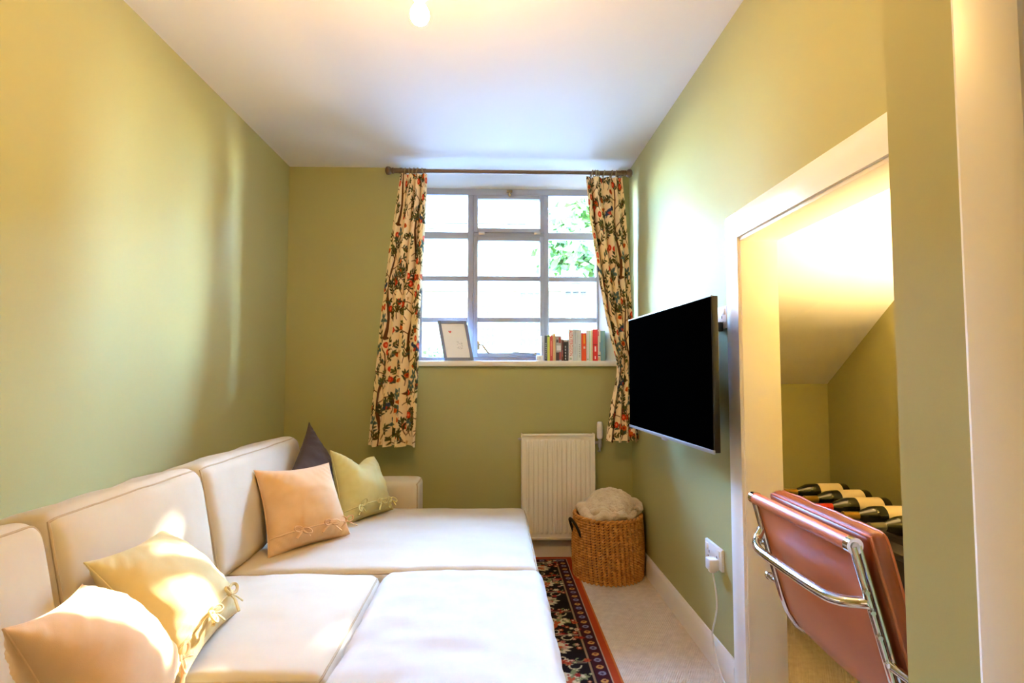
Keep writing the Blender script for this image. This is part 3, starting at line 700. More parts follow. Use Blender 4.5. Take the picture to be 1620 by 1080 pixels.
v_ = obj('valve', MB().tube([(rx1-0.004, 3.565, vz+0.0), (vx, 3.565, vz)], 0.009, 12).lathe([(0.013, -0.03), (0.013, 0.012), (0.010, 0.014), (0.010, 0.03)], (vx, 3.565, vz), 16)
    .tube([(vx, 3.565, vz-0.03), (vx, 3.565, vz-0.05), (vx, 3.60, vz-0.06), (vx, YB+0.01, vz-0.06)], 0.007, 10), M['steel'], rad)
zt = at(949, 667, 'y', 3.565)[2]
obj('thermostat_head', MB().lathe([(0.014, vz+0.025), (0.019, vz+0.03), (0.0205, vz+0.04), (0.0195, zt-0.02), (0.018, zt-0.006), (0.014, zt)], (vx, 3.565, 0), 24), M['plastic'], v_)

# ------------------------------------------------------------------ basket with fleece blanket
bx_, by_ = 0.678, 3.312
RB = lambda z: 0.203+0.008*math.sin(PI*min(z/0.36, 1))-0.004*(z/0.36)
bk = thing('laundry_basket', (bx_, by_, 0), 'round woven water hyacinth basket holding a blanket beside the radiator', 'basket')
HB = 0.355; NR, NC = 24, 46
wv = MB(); na = NC*6; ang = np.linspace(0, 2*PI, na, endpoint=False)
for r_ in range(NR):
    zc = 0.001+(r_+0.5)*(HB-0.005)/NR; tr = (HB/NR)*0.56
    b = np.abs(np.sin(ang*NC/2+r_*0.12))**0.7
    Rr = RB(zc)-0.014+0.0125*b; sag = 0.0035*np.sin(ang*NC+r_*0.24)
    q = np.linspace(0, 2*PI, 7, endpoint=False)
    rad_ = tr*(0.5+0.5*b)
    P = np.stack([bx_+(Rr[:, None]+rad_[:, None]*np.cos(q))*np.cos(ang)[:, None], by_+(Rr[:, None]+rad_[:, None]*np.cos(q))*np.sin(ang)[:, None], zc+sag[:, None]+rad_[:, None]*np.sin(q)], -1)
    wv.grid(P, cu=True, cv=True)
obj('weave', wv, M['basket'], bk, sharp=None, kind='stuff', recalc=False)
obj('lining', MB().lathe([(0.181, 0.0), (0.187, 0.2), (0.184, HB-0.02), (0.177, HB-0.02), (0.177, 0.02)], (bx_, by_, 0), 40), mat('basket_inside', (84, 48, 20), 0.8), bk)
aa = np.linspace(0, 2*PI, 160, endpoint=False)
for k in range(2):
    obj('rim', MB().tube(np.stack([bx_+(0.195+0.006*np.cos(20*aa+k*PI))*np.cos(aa), by_+(0.195+0.006*np.cos(20*aa+k*PI))*np.sin(aa), HB-0.004+0.006*np.sin(20*aa+k*PI)], -1), 0.007, 8, closed=True), M['basket'], bk)
for a0 in (PI+0.25, 0.1+0.0):
    if a0 < 1: a0 = PI*0.3
    ph = np.linspace(0, PI, 20); da = 0.28
    P = [(bx_+(RB(.3)-0.004+0.036*math.sin(t))*math.cos(a0+da*math.cos(t)), by_+(RB(.3)-0.004+0.036*math.sin(t))*math.sin(a0+da*math.cos(t)), 0.235+0.105*math.sin(t)) for t in ph]
    obj('handle', MB().tube(P, 0.008, 10), M['hdl'], bk)
def blob(c, R, seed, fold=0.02):
    bm = bmesh.new(); bmesh.ops.create_icosphere(bm, subdivisions=6, radius=1); V = np.array([v.co[:] for v in bm.verts]); F_ = [[v.index for v in f.verts] for f in bm.faces]; bm.free()
    P = V*np.array(R)
    n = fbm(P, 6, seed, 2)*fold+np.abs(fbm(P, 13, seed+3, 2))*fold*-0.6
    t = np.abs(noise(P, 75, seed+5))*0.006+noise(P, 140, seed+6)*0.002
    P = P+V*(n+t)[:, None]+np.array(c); return MB().add(P, F_)
bl = thing('fleece_blanket', (bx_, by_, HB-0.1), 'bundled cream curly fleece blanket stuffed in the woven basket', 'blanket')
obj('bundle', blob((bx_+0.015, by_-0.0, HB+0.0), (0.172, 0.165, 0.145), 31, 0.022), M['fleece'], bl, sharp=None)
ua = np.linspace(0, 2*PI, 220, endpoint=False)[:, None]; uq = np.linspace(0, 2*PI, 36, endpoint=False)[None, :]
def roll(rc, z, r1, r2, seed, a0=0.0, a1=2*PI, name='fold'):        # a wavy rolled edge of the blanket lying round the rim
    A_ = a0+(a1-a0)*ua/(2*PI); tap = 1.0 if a1-a0 > 6.2 else np.sin(PI*ua/(2*PI)).clip(0.02)**0.45
    rr = rc+0.010*np.sin(3*A_+seed)+0.006*np.sin(7*A_+2*seed); zz_ = z+0.010*np.sin(4*A_+seed*1.7)+0.006*np.sin(9*A_)
    P = np.stack([bx_+(rr+r1*tap*np.cos(uq))*np.cos(A_), by_+(rr+r1*tap*np.cos(uq))*np.sin(A_), zz_+r2*tap*np.sin(uq)], -1)
    cen_ = np.stack([bx_+rr*np.cos(A_)+0*uq, by_+rr*np.sin(A_)+0*uq, zz_+0*uq], -1); d = P-cen_; d /= np.linalg.norm(d, axis=-1, keepdims=True)+1e-9
    P = P+d*(fbm(P, 14, seed, 2)*0.009+np.abs(noise(P, 80, seed+5))*0.005)[..., None]
    obj(name, MB().grid(P, cu=a1-a0 > 6.2, cv=True), M['fleece'], bl, sharp=None)
roll(0.148, HB+0.015, 0.040, 0.026, 1)
roll(0.132, HB+0.036, 0.038, 0.024, 2, 3.6, 5.9)
roll(0.140, HB+0.030, 0.038, 0.028, 3, 2.2, 3.3)
roll(0.166, HB+0.042, 0.046, 0.024, 4, 5.75, 6.75)

# ------------------------------------------------------------------ television
tn, tf = at(1127, 590, 'y', 1.93), at(995, 590, 'y', 2.90)
e1 = np.array([tf[0]-tn[0], tf[1]-tn[1], 0]); TW = np.linalg.norm(e1); e1 /= TW; nz_ = np.array([-e1[1], e1[0], 0.0])   # nz_ faces into the room
TM = np.stack([e1, nz_, [0, 0, 1]], 1); T0 = np.array([tn[0], tn[1], 0]); TZ0, TZ1 = 0.911, 1.470
def tvo(name, mb, m, p): return obj(name, mb.xf(TM, T0), m, p)
tv = thing('television', (float((tn[0]+tf[0])/2), float((tn[1]+tf[1])/2), TZ0), 'black flat screen television on a wall bracket', 'television')
bd = tvo('cabinet', MB().rbox(0, TW, -0.026, -0.002, TZ0, TZ1, 0.003).rbox(0.14, TW-0.14, -0.06, -0.022, TZ0+0.05, TZ0+0.36, 0.012), M['black'], tv)
tvo('bezel', MB().rbox(0.0, TW, -0.006, 0.0015, TZ0-0.004, TZ0+0.010, 0.001), M['silver'], bd)
tvo('bezel', MB().rbox(0, TW, -0.006, 0.0012, TZ1-0.003, TZ1+0.002, 0.001), M['silver'], bd)
tvo('screen', MB().box(0.006, TW-0.006, -0.004, 0.0006, TZ0+0.010, TZ1-0.003), M['screen'], tv)
tvo('sensor', MB().rbox(TW/2-0.025, TW/2+0.025, -0.012, 0.0, TZ0-0.014, TZ0-0.002, 0.003), M['silver'], tv)
mid = T0+e1*TW*0.5
br = MB().rbox(0.30, 0.34, -0.075, -0.055, TZ0+0.06, TZ1-0.12, 0.002).rbox(0.62, 0.66, -0.075, -0.055, TZ0+0.06, TZ1-0.12, 0.002).rbox(0.3, 0.66, -0.08, -0.06, 1.2, 1.24, 0.002).xf(TM, T0)
br.rbox(mid[0]+0.06, XR-0.0002, mid[1]-0.08, mid[1]+0.08, 1.18, 1.26, 0.003)
obj('wall_bracket', br, M['black'], tv)

# ------------------------------------------------------------------ sockets
def socket(y0, y1, z0, z1, name, label, rocker_on=True):
    s_ = thing(name, (XR, (y0+y1)/2, z0), label, 'socket', 'double wall sockets')
    obj('plate', MB().rbox(XR-0.011, XR+0.003, y0, y1, z0, z1, 0.003), M['plastic'], s_)
    w_ = y1-y0; h = z1-z0
    for k in (0.27, 0.73):
        yc = y0+w_*k
        obj('rocker', MB().rbox(XR-0.016, XR-0.009, yc-0.011+(0.02 if k > .5 else -0.02), yc+0.011+(0.02 if k > .5 else -0.02), z1-h*0.40, z1-h*0.12, 0.002), M['plastic'], s_)
        ho = MB()
        for dy, dz, a, b in ((0, 0.011, 0.003, 0.005), (-0.011, -0.009, 0.004, 0.0025), (0.011, -0.009, 0.004, 0.0025)):
            ho.box(XR-0.0116, XR-0.010, yc+dy-a, yc+dy+a, z0+h*0.38+dz-b, z0+h*0.38+dz+b)
        obj('pin_hole', ho, M['black'], s_)
    return s_
a, b = at(1128, 490, 'x', XR), at(1156, 519, 'x', XR)
socket(b[1]+0.012, a[1]-0.0, 1.368, 1.454, 'wall_socket', 'white double wall socket high up behind the television edge')
zk = 1.352
pg = thing('black_plug', (XR, 2.14, zk), 'black plug pushed into wall socket behind the television', 'plug')
obj('body', MB().rbox(XR-0.05, XR-0.0115, 2.112, 2.16, 1.355, 1.392, 0.006), M['black'], pg)
obj('lead', MB().tube([(XR-0.03, 2.136, 1.358), (XR-0.03, 2.14, 1.31), (XR-0.04, 2.15, 1.22), (XR-0.06, 2.155, 1.13), tuple(T0+e1*0.235-nz_*0.056+np.array([0, 0, 1.10]))], 0.004, 8), M['black'], pg)
a, b = at(1120, 851, 'x', XR), at(1150, 905, 'x', XR)
socket(2.182, 2.352, 0.408, 0.494, 'wall_socket', 'white double wall socket low down above the baseboard')
pl = thing('white_plug', (XR, 2.225, 0.40), 'white plug in the low socket with cable to the floor', 'plug')
obj('body', MB().rbox(XR-0.052, XR-0.0115, 2.198, 2.25, 0.405, 0.452, 0.008).rbox(XR-0.045, XR-0.02, 2.21, 2.238, 0.396, 0.41, 0.004), M['plastic'], pl)
cb = [at(px, py, 'x', XR-0.032) for px, py in ((1134, 905), (1132, 930), (1134, 960), (1130, 985), (1127, 1000))]
cb[0] = np.array([XR-0.032, 2.224, 0.40])
lo = [at(px, py, 'x', XR-0.03) for px, py in ((1130, 1025), (1137, 1055), (1146, 1079))]
cpth = np.array(cb+lo+[np.array([XR-0.03, 2.02, 0.004]), np.array([XR-0.045, 1.90, 0.004]), np.array([XR-0.09, 1.78, 0.004])])
tt = np.arange(len(cpth)); ti = np.linspace(0, len(cpth)-1, 60)
def catm(P, t):
    i = np.clip(np.floor(t).astype(int), 0, len(P)-2); f = (t-i)[:, None]
    p0, p1, p2, p3 = P[np.maximum(i-1, 0)], P[i], P[i+1], P[np.minimum(i+2, len(P)-1)]
    return 0.5*((2*p1)+(-p0+p2)*f+(2*p0-5*p1+4*p2-p3)*f**2+(-p0+3*p1-3*p2+p3)*f**3)
cp = catm(cpth, ti); cp[:, 2] = np.maximum(cp[:, 2], 0.0035)
obj('cable', MB().tube(cp, 0.0035, 8), M['cable'], pl)

# ------------------------------------------------------------------ things on the sill
ZS = SZ+0.036
def text_mb(s, size, ext=0.0003):
    cu = bpy.data.curves.new('t', 'FONT'); cu.body = s; cu.size = size; cu.extrude = ext; cu.align_x = 'CENTER'; cu.align_y = 'CENTER'; cu.resolution_u = 2
    ob = bpy.data.objects.new('t', cu); C.objects.link(ob); dg = bpy.context.evaluated_depsgraph_get(); me = bpy.data.meshes.new_from_object(ob.evaluated_get(dg))
    mb = MB().add([v.co[:] for v in me.vertices], [list(p.vertices) for p in me.polygons])
    bpy.data.objects.remove(ob); bpy.data.curves.remove(cu); bpy.data.meshes.remove(me); return mb
# picture frame
FB, FT = [at(px, py, 'y', Y) for px, py, Y in ((703, 570, 3.645), (692, 507, 3.70))]
FBr, FTr = [at(px, py, 'y', Y) for px, py, Y in ((750, 570, 3.645), (736, 508, 3.70))]
FB[2] = FBr[2] = ZS+0.001
ex = (FBr-FB); FW = np.linalg.norm(ex); ex /= FW; ey = (FT-FB); ey -= ex*(ex@ey)*0; FH = np.linalg.norm(ey); ey /= FH; en = np.cross(ex, ey); en /= np.linalg.norm(en)
FM = np.stack([ex, ey, en], 1)
pf = thing('picture_frame', (FB+FBr)/2, 'grey photo frame with tiny heart drawing leaning on the sill', 'picture frame')
q = 0.021
obj('frame', MB().rbox(0, q, 0, FH, -0.012, 0.006, 0.002).rbox(FW-q, FW, 0, FH, -0.012, 0.006, 0.002).rbox(q, FW-q, 0, q, -0.012, 0.0055, 0.002).rbox(q, FW-q, FH-q, FH, -0.012, 0.0055, 0.002).xf(FM, FB), M['pframe'], pf)
pr_ = obj('print', MB().box(q-0.002, FW-q+0.002, q-0.002, FH-q+0.002, -0.006, -0.003).xf(FM, FB), mat('white_print_paper', (240, 240, 240), 0.6), pf)
hb = [(0.016*math.sin(t)**3*0.65, (13*math.cos(t)-5*math.cos(2*t)-2*math.cos(3*t)-math.cos(4*t))/16*0.0105) for t in np.linspace(0, 2*PI, 28, endpoint=False)]
obj('heart', MB().prism([(a_+FW*0.36, b_+FH*0.72) for a_, b_ in hb], -0.0032, -0.0026, 'z').xf(FM, FB), mat('heart_red', (214, 96, 96), 0.6), pr_)
sk = MB(); R_ = random.Random(5)
for k in range(16):
    a_, b_ = FW*0.60+R_.uniform(-.014, .02), FH*0.36+R_.uniform(-.022, .026); t = R_.uniform(0, PI); L_ = R_.uniform(.006, .014)
    sk.tube([(a_, b_, -0.0027), (a_+L_*math.cos(t)*.5+.002, b_+L_*math.sin(t)*.5, -0.0026), (a_+L_*math.cos(t), b_+L_*math.sin(t), -0.0027)], 0.0007, 5)
obj('sketch', sk.xf(FM, FB), mat('pencil_grey', (140, 142, 150), 0.7), pr_)
obj('strut', MB().add([FB+ex*FW*0.35+ey*FH*0.55-en*0.012, FB+ex*FW*0.62+ey*FH*0.55-en*0.012, FB+ex*FW*0.55+np.array([0, 0.085, 0.0]), FB+ex*FW*0.2+np.array([0, 0.085, 0.0]),
     FB+ex*FW*0.35+ey*FH*0.5-en*0.014, FB+ex*FW*0.62+ey*FH*0.5-en*0.014, FB+ex*FW*0.55+np.array([0, 0.08, 0.0]), FB+ex*FW*0.2+np.array([0, 0.08, 0.0])],
     [(0,1,2,3), (4,7,6,5), (0,4,5,1), (1,5,6,2), (2,6,7,3), (3,7,4,0)]), M['pframe'], pf)

# books: left px, right px, top px, colour, depth, extra print, label
YBk = 3.645
def bk_x(z): return at(845+z/12.0, 550, 'y', YBk)[0]
def bk_z(z): return at(900, 490+z/12.0, 'y', YBk)[2]
def stripe(z0f, z1f, x0f, x1f, col): return ('bar', z0f, z1f, x0f, x1f, col)
def txt(s, zc, size, col, n=1): return ('txt', s, zc, size, col)
BOOKS = [
 (140, 198, 495, (198, 204, 220), 'slim pale blue grey book at the end of the row beside the white card', [stripe(.1, .75, .3, .45, (150, 158, 186))]),
 (200, 252, 490, (82, 88, 98), 'dark slate grey paperback with pale spine marks', [stripe(.1+.08*k, .14+.08*k, .3, .6+.1*(k % 3), (190, 196, 206)) for k in range(8)]),
 (254, 298, 480, (226, 232, 110), 'lime yellow slim book between grey and coral spines', [stripe(.93, .99, .0, 1, (96, 150, 80))]),
 (300, 356, 495, (222, 92, 84), 'coral red paperback beside the lime yellow book', [stripe(.2, .8, .4, .6, (240, 150, 140))]),
 (358, 408, 450, (222, 184, 130), 'tan narrow book standing taller beside the coral one', [stripe(.3, .7, .4, .55, (240, 214, 170))]),
 (414, 520, 498, (176, 172, 170), 'grey paperback with dark red photo patches on its spine', [stripe(.02, .34, .05, .6, (78, 60, 66)), stripe(.05, .36, .55, .95, (170, 84, 84)), stripe(.42, .62, .1, .9, (226, 226, 228)), stripe(.74, .86, .08, .45, (80, 72, 72)), stripe(.72, .95, .5, .9, (158, 70, 66))]),
 (522, 556, 560, (110, 56, 50), 'thin maroon book, shortest of the row', [stripe(.2, .5, .3, .6, (190, 120, 110))]),
 (558, 652, 566, (32, 32, 38), 'short black book with white spine lettering', [stripe(.06+.14*k, .15+.14*k, .3, .5, (214, 214, 218)) for k in range(5)]+[stripe(.05, .85, .72, .76, (130, 130, 140)), stripe(.9, .99, .1, .9, (210, 206, 200))]),
 (656, 742, 372, (240, 236, 236), 'white biography with red capital letters down the spine', [('txt', 'ALEX FERGUSON', 0.56, 0.031, (206, 44, 66)), stripe(.04, .10, .2, .7, (190, 204, 186))]),
 (744, 818, 376, (206, 212, 220), 'silver grey hardback next to the white lettered biography', [stripe(.55, .95, .45, .60, (150, 156, 168)), stripe(.2, .45, .4, .55, (176, 180, 190))]),
 (820, 896, 376, (214, 218, 222), 'pale silver book with small dark marks beside the orange spine', [stripe(.12+.055*k, .145+.055*k, .45, .7, (110, 110, 124)) for k in range(8)]),
 (904, 990, 440, (236, 78, 26), 'orange red paperback with yellow flash on its spine', [stripe(.62, .95, .4, .75, (246, 170, 40)), stripe(.44, .52, .4, .8, (250, 214, 200))]),
 (994, 1046, 384, (222, 218, 214), 'off white book beside the orange red paperback', [stripe(.04, .07, .2, .8, (150, 170, 130))]),
 (1048, 1112, 384, (196, 214, 184), 'pale green and cream striped book beside the large red one', [stripe(0, 1, .55, .95, (236, 206, 150)), stripe(0, 1, .4, .5, (240, 240, 236))]),
 (1116, 1212, 368, (214, 34, 30), 'tall bright red book with white marks near the end', [stripe(.30, .46, .35, .65, (244, 210, 206)), stripe(.06, .15, .35, .6, (244, 210, 206)), stripe(.51, .53, .1, .9, (120, 16, 20))]),
 (1214, 1262, 376, (236, 226, 206), 'cream decorated book between red and teal spines', [stripe(.16, .19, .0, .9, (50, 44, 50)), stripe(.3, .6, .6, .9, (120, 140, 170)), stripe(.02, .12, .1, .5, (230, 170, 90)), stripe(.8, .95, .0, .4, (220, 120, 120))]),
 (1264, 1352, 396, (118, 156, 158), 'teal hardback closing the row by the curtain', [stripe(0, 1, .68, .74, (150, 150, 110))]),
]
PCOL = {}
def cmat(c):
    if c not in PCOL: PCOL[c] = mat('printed_card_%d_%d_%d' % c, c, 0.55)
    return PCOL[c]
M['pages'] = mat('book_pages', (232, 222, 200), 0.85)
for k, (p0, p1, pt, col, lab, ext) in enumerate(BOOKS):
    xa_, xb_ = bk_x(p0), bk_x(p1); h = bk_z(pt)-ZS; dp = min(0.125, h*0.66)
    t = (xb_-xa_-0.0006); y0 = YBk; lean = 0.0
    root = thing('book', ((xa_+xb_)/2, y0+dp/2, ZS), lab, 'book', 'books on the window sill')
    B = 0.0018
    cv_ = MB().rbox(xa_, xa_+t, y0, y0+B*1.4, ZS, ZS+h, 0.0007, 1).box(xa_, xa_+B, y0+B, y0+dp, ZS, ZS+h).box(xa_+t-B, xa_+t, y0+B, y0+dp, ZS, ZS+h)
    cvo = obj('cover', cv_, cmat(col), root)
    obj('pages', MB().box(xa_+B, xa_+t-B, y0+B, y0+dp-0.003, ZS+0.002, ZS+h-0.003), M['pages'], root)
    for e in ext:
        if e[0] == 'bar':
            obj('spine_print', MB().box(xa_+t*e[3], xa_+t*e[4], y0-0.0004, y0+0.0005, ZS+h*e[1], ZS+h*e[2]), cmat(e[5]), cvo)
        else:
            mb = text_mb(e[1], e[3])
            mb.xf(np.array([[0, 1, 0], [0, 0, -1], [-1, 0, 0]]))
            V = np.concatenate(mb.v); ln = V[:, 2].max()-V[:, 2].min(); sc = h*0.80/ln
            mb.xf(np.diag([1.0, 1, sc]), (xa_+t*0.5, y0-0.0003, ZS+h*e[2])); obj('spine_lettering', mb, cmat(e[4]), cvo)
cx0, cx1 = bk_x(35), bk_x(172)
cd_ = thing('small_white_box', ((cx0+cx1)/2, 3.63, ZS), 'small white card box on the sill at the end of the books', 'box')
obj('box_body', MB().rbox(cx0, cx1-0.004, 3.612, 3.64, ZS, ZS+0.036, 0.002), M['plastic'], cd_)
obj('box_print', MB().box(cx0+0.016, cx1-0.018, 3.6115, 3.613, ZS+0.012, ZS+0.026), cmat((206, 214, 224)), cd_)

# ------------------------------------------------------------------ pendant bulb
bc = at(664, 24, 'y', 1.46)
pd = thing('pendant_light', (bc[0], bc[1], ZC), 'bare lit light bulb hanging from a short white ceiling cord', 'light')
BULB_M = emis('lit_bulb', (1.0, 0.58, 0.19), BULB)
prof = [(0.0015, -0.031), (0.012, -0.029), (0.022, -0.022), (0.029, -0.010), (0.0305, 0.0), (0.029, 0.012), (0.022, 0.026), (0.016, 0.036), (0.0135, 0.044)]
prof = [(a_*0.86, z_*0.86 if z_ < 0.04 else z_) for a_, z_ in prof]
obj('bulb', MB().lathe(prof, bc, 28), BULB_M, pd, sharp=None)
obj('lamp_holder', MB().lathe([(0.0138, 0.044), (0.019, 0.046), (0.02, 0.075), (0.014, 0.09), (0.006, 0.1)], bc, 20), M['plastic'], pd)
obj('cord', MB().tube([(bc[0], bc[1], bc[2]+0.09), (bc[0], bc[1], ZC-0.01)], 0.0032, 8), M['plastic'], pd)
obj('ceiling_rose', MB().lathe([(0.012, ZC-0.035), (0.03, ZC-0.026), (0.042, ZC-0.012), (0.044, ZC+0.002)], (bc[0], bc[1], 0), 28), M['plastic'], pd)

# ------------------------------------------------------------------ leather desk chair in front of the alcove
ch = thing('desk_chair', (1.14, 1.5, 0), 'tan leather desk chair with chrome frame facing the alcove', 'chair')
CY0, CY1 = 1.258, 1.742
def bx(z): return 0.826+(0.80-z)*0.27                                   # back leans: x of the sling at height z
sp = [(bx(z), z) for z in np.linspace(0.80, 0.50, 8)]+[(0.925, 0.45), (0.955, 0.405), (1.0, 0.375), (1.06, 0.368)]+[(x, 0.368+0.02*(x-1.06)) for x in np.linspace(1.12, 1.36, 6)]+[(1.40, 0.37), (1.415, 0.35)]
sp = np.array(sp)
def sling(y0, y1, offs, thick, n=10, sag=0.012):
    T = np.gradient(sp, axis=0); T /= np.linalg.norm(T, axis=1)[:, None]; N = np.stack([-T[:, 1], T[:, 0]], 1)    # towards the sitter
    ys = np.linspace(y0, y1, n); out = []
    for d in (offs, offs+thick):
        b = np.sin(PI*(ys-y0)/(y1-y0))[None, :]
        P = np.stack([sp[:, 0][:, None]+N[:, 0][:, None]*(d-sag*b), np.repeat(ys[None, :], len(sp), 0), sp[:, 1][:, None]+N[:, 1][:, None]*(d-sag*b)], -1); out.append(P)
    mb = MB().grid(out[0]).grid(out[1], flip=True)
    for e in (0, -1):
        mb.grid(np.stack([out[0][:, e], out[1][:, e]], 1)); mb.grid(np.stack([out[0][e], out[1][e]], 1))
    return merged(mb)
obj('sling', sling(CY0+0.012, CY1-0.012, 0.0, 0.006), M['leather'], ch, sharp=50)
def pad(zc0, zc1, name='back_pad'):
    mb = Cushion(((bx(zc0)+bx(zc1))/2+0.070, (CY0+CY1)/2, (zc0+zc1)/2), (0.024, (CY1-CY0)/2-0.006, abs(zc0-zc1)/2), 0.02, (0.014, 0, 0.0), rotY(-0.263), wr=0.002, ws=12, seed=3)
    o = obj(name, merged(mb.mesh(14)), M['leather2'], ch, sharp=None); obj('piping', mb.seam(0, 1, 0.004), M['leather'], o); obj('piping', mb.seam(0, -1, 0.004), M['leather'], o)
pad(0.832, 0.45)
c = Cushion((1.215, (CY0+CY1)/2, 0.405), (0.19, (CY1-CY0)/2-0.006, 0.03), 0.024, (0, 0, 0.014), wr=0.002, ws=12, seed=4)
o = obj('seat_pad', merged(c.mesh(16)), M['leather2'], ch, sharp=None); obj('piping', c.seam(2, 1, 0.004), M['leather'], o)
RYm = np.array([[1, 0, 0], [0, 0, -1], [0, 1, 0]])
obj('top_roll', MB().tube([(bx(.8), CY0+0.012, 0.800), (bx(.8), CY1-0.012, 0.800)], 0.018, 20), M['leather'], ch)
for y, sg in ((CY0, -1), (CY1, 1)):
    e = obj('end_cap', MB().tube([(bx(.8), y-sg*0.014, 0.8), (bx(.8), y+sg*0.004, 0.8)], 0.0195, 24), M['chrome'], ch)
    obj('screw', MB().tube([(bx(.8), y+sg*0.0, 0.8), (bx(.8), y+sg*0.007, 0.8)], 0.0095, 16), M['steel'], e)
    rail = [(q[0]-0.004, y, q[1]) for q in sp]
    r_ = obj('side_rail', MB().tube(rail, 0.010, 12, flat=0.8).tube([(p[0]+0.016, p[1], p[2]+0.002) for p in rail[:11]], 0.005, 8), M['chrome'], ch)
    for z in (0.70, 0.655, 0.60, 0.54): obj('bolt', MB().tube([(bx(z)-0.006, y+sg*0.002, z), (bx(z)-0.010, y+sg*0.016, z)], 0.0055, 10), M['chrome'], r_)
    obj('arm_mount', MB().tube([(bx(.535), y, .535), (bx(.535)+0.004, y+sg*0.07, .532)], 0.0105, 14).tube([(bx(.535)+0.004, y+sg*0.066, .532), (bx(.535)+0.004, y+sg*0.074, .532)], 0.0125, 14), M['chrome'], r_)
zz = 0.672
sprd = catm(np.array([(bx(zz+.03)-0.004, CY1, zz+.03), (bx(zz)-0.03, CY1-0.004, zz), (bx(zz)-0.05, CY1-0.045, zz-0.012), (bx(zz)-0.056, CY1-0.12, zz-0.016), (bx(zz)-0.056, CY0+0.12, zz-0.016), (bx(zz)-0.045, CY0+0.05, zz-0.012), (bx(zz)-0.012, CY0+0.012, zz-0.004), (bx(zz)-0.002, CY0, zz)]), np.linspace(0, 7, 50))
obj('back_spreader', MB().tube(sprd, np.interp(np.linspace(0, 7, 50), [0, 1, 3, 4, 6, 7], [0.011, 0.0135, 0.0135, 0.0135, 0.0135, 0.015]), 14), M['chrome'], ch)
for x in (1.08, 1.34): obj('seat_spreader', MB().tube([(x, CY0, 0.355), (x, CY0+0.08, 0.335), (x, CY1-0.08, 0.335), (x, CY1, 0.355)], 0.011, 12), M['chrome'], ch)
bxx, byy = 1.14, 1.5
obj('column', MB().lathe([(0.05, 0.325), (0.05, 0.345), (0.022, 0.32), (0.022, 0.2), (0.03, 0.19), (0.03, 0.07)][::-1], (bxx, byy, 0), 20).rbox(1.07, 1.35, byy-0.03, byy+0.03, 0.33, 0.345, 0.004), M['chrome'], ch)
for k in range(5):
    a = k*2*PI/5+0.5; dx, dy = math.cos(a), math.sin(a)
    lg = obj('base_arm', MB().tube([(bxx+dx*0.02, byy+dy*0.02, 0.10), (bxx+dx*0.15, byy+dy*0.15, 0.09), (bxx+dx*0.27, byy+dy*0.27, 0.07)], [0.022, 0.017, 0.013], 12, flat=0.7), M['chrome'], ch)
    obj('castor', MB().tube([(bxx+dx*0.27-dy*0.016, byy+dy*0.27+dx*0.016, 0.026), (bxx+dx*0.27+dy*0.016, byy+dy*0.27-dx*0.016, 0.026)], 0.026, 18).tube([(bxx+dx*0.27, byy+dy*0.27, 0.03), (bxx+dx*0.27, byy+dy*0.27, 0.07)], 0.008, 8), M['black'], lg)

# ------------------------------------------------------------------ alcove furniture
cbx0, cbx1, cby0, cby1, cbz = 1.43, AX1-0.004, 1.12, AY1-0.01, 0.56
cab = thing('low_cabinet', ((cbx0+cbx1)/2, (cby0+cby1)/2, 0), 'low charcoal cabinet under the stairs carrying wine bottles', 'cabinet')
obj('body', MB().rbox(cbx0+0.018, cbx1, cby0, cby1, 0.05, cbz-0.025, 0.003).box(cbx0+0.05, cbx1, cby0+0.01, cby1-0.01, 0.0, 0.055), M['char'], cab)
obj('top', MB().rbox(cbx0-0.01, cbx1, cby0-0.005, cby1, cbz-0.025, cbz, 0.003), M['char'], cab)
nd = 4
for k in range(nd):
    a_ = cby0+0.006+k*(cby1-cby0-0.012)/nd; b_ = a_+(cby1-cby0-0.012)/nd-0.004
    for z0_, z1_ in ((0.06, 0.285), (0.289, cbz-0.03)):
        dr = obj('drawer', MB().rbox(cbx0, cbx0+0.02, a_, b_, z0_, z1_, 0.002), M['char'], cab)
        obj('handle', MB().tube([(cbx0+0.002, (a_+b_)/2-0.06, z1_-0.05), (cbx0-0.02, (a_+b_)/2-0.06, z1_-0.05), (cbx0-0.02, (a_+b_)/2+0.06, z1_-0.05), (cbx0+0.002, (a_+b_)/2+0.06, z1_-0.05)], 0.004, 8), M['steel'], dr)
rack = thing('wine_rack', (1.62, 2.55, cbz), 'low dark wooden wine rack on the charcoal cabinet', 'wine rack')
RY0, RY1, RZ = 1.99, 2.735, cbz
NB = 5
for x in (1.50, 1.70):
    ys = np.linspace(RY0, RY1, NB*12+1); sc = np.array([RZ+0.036-0.018*math.sqrt(max(0.0, 1-(((y-RY0) % ((RY1-RY0)/NB))/((RY1-RY0)/NB)*2-1)**2)) for y in ys])
    P = np.stack([np.stack([np.full_like(ys, xx), ys, zz_], -1) for xx, zz_ in ((x, ys*0+RZ), (x, sc), (x+0.016, sc), (x+0.016, ys*0+RZ))], 1)
    obj('rail', MB().grid(P, cv=True), M['char'], rack)
for q_ in (RY0-0.012, RY1-0.001): obj('runner', MB().rbox(1.5, 1.716, q_, q_+0.013, RZ, RZ+0.03, 0.002), M['char'], rack)
bt0 = thing('wine_bottle', (0, 0, 0), 'x', 'bottle', 'wine bottles lying in the rack', local=True)
RXl = np.array([[0, 0, -1], [0, 1, 0], [1, 0, 0]])         # bottle axis: neck towards -x
obj('glass_body', MB().lathe([(0.001, -0.135), (0.034, -0.14), (0.038, -0.132), (0.038, 0.035), (0.035, 0.058), (0.024, 0.085), (0.0155, 0.105), (0.0145, 0.15), (0.0145, 0.16)], (0, 0, 0), 28, RXl), M['bottle'], bt0)
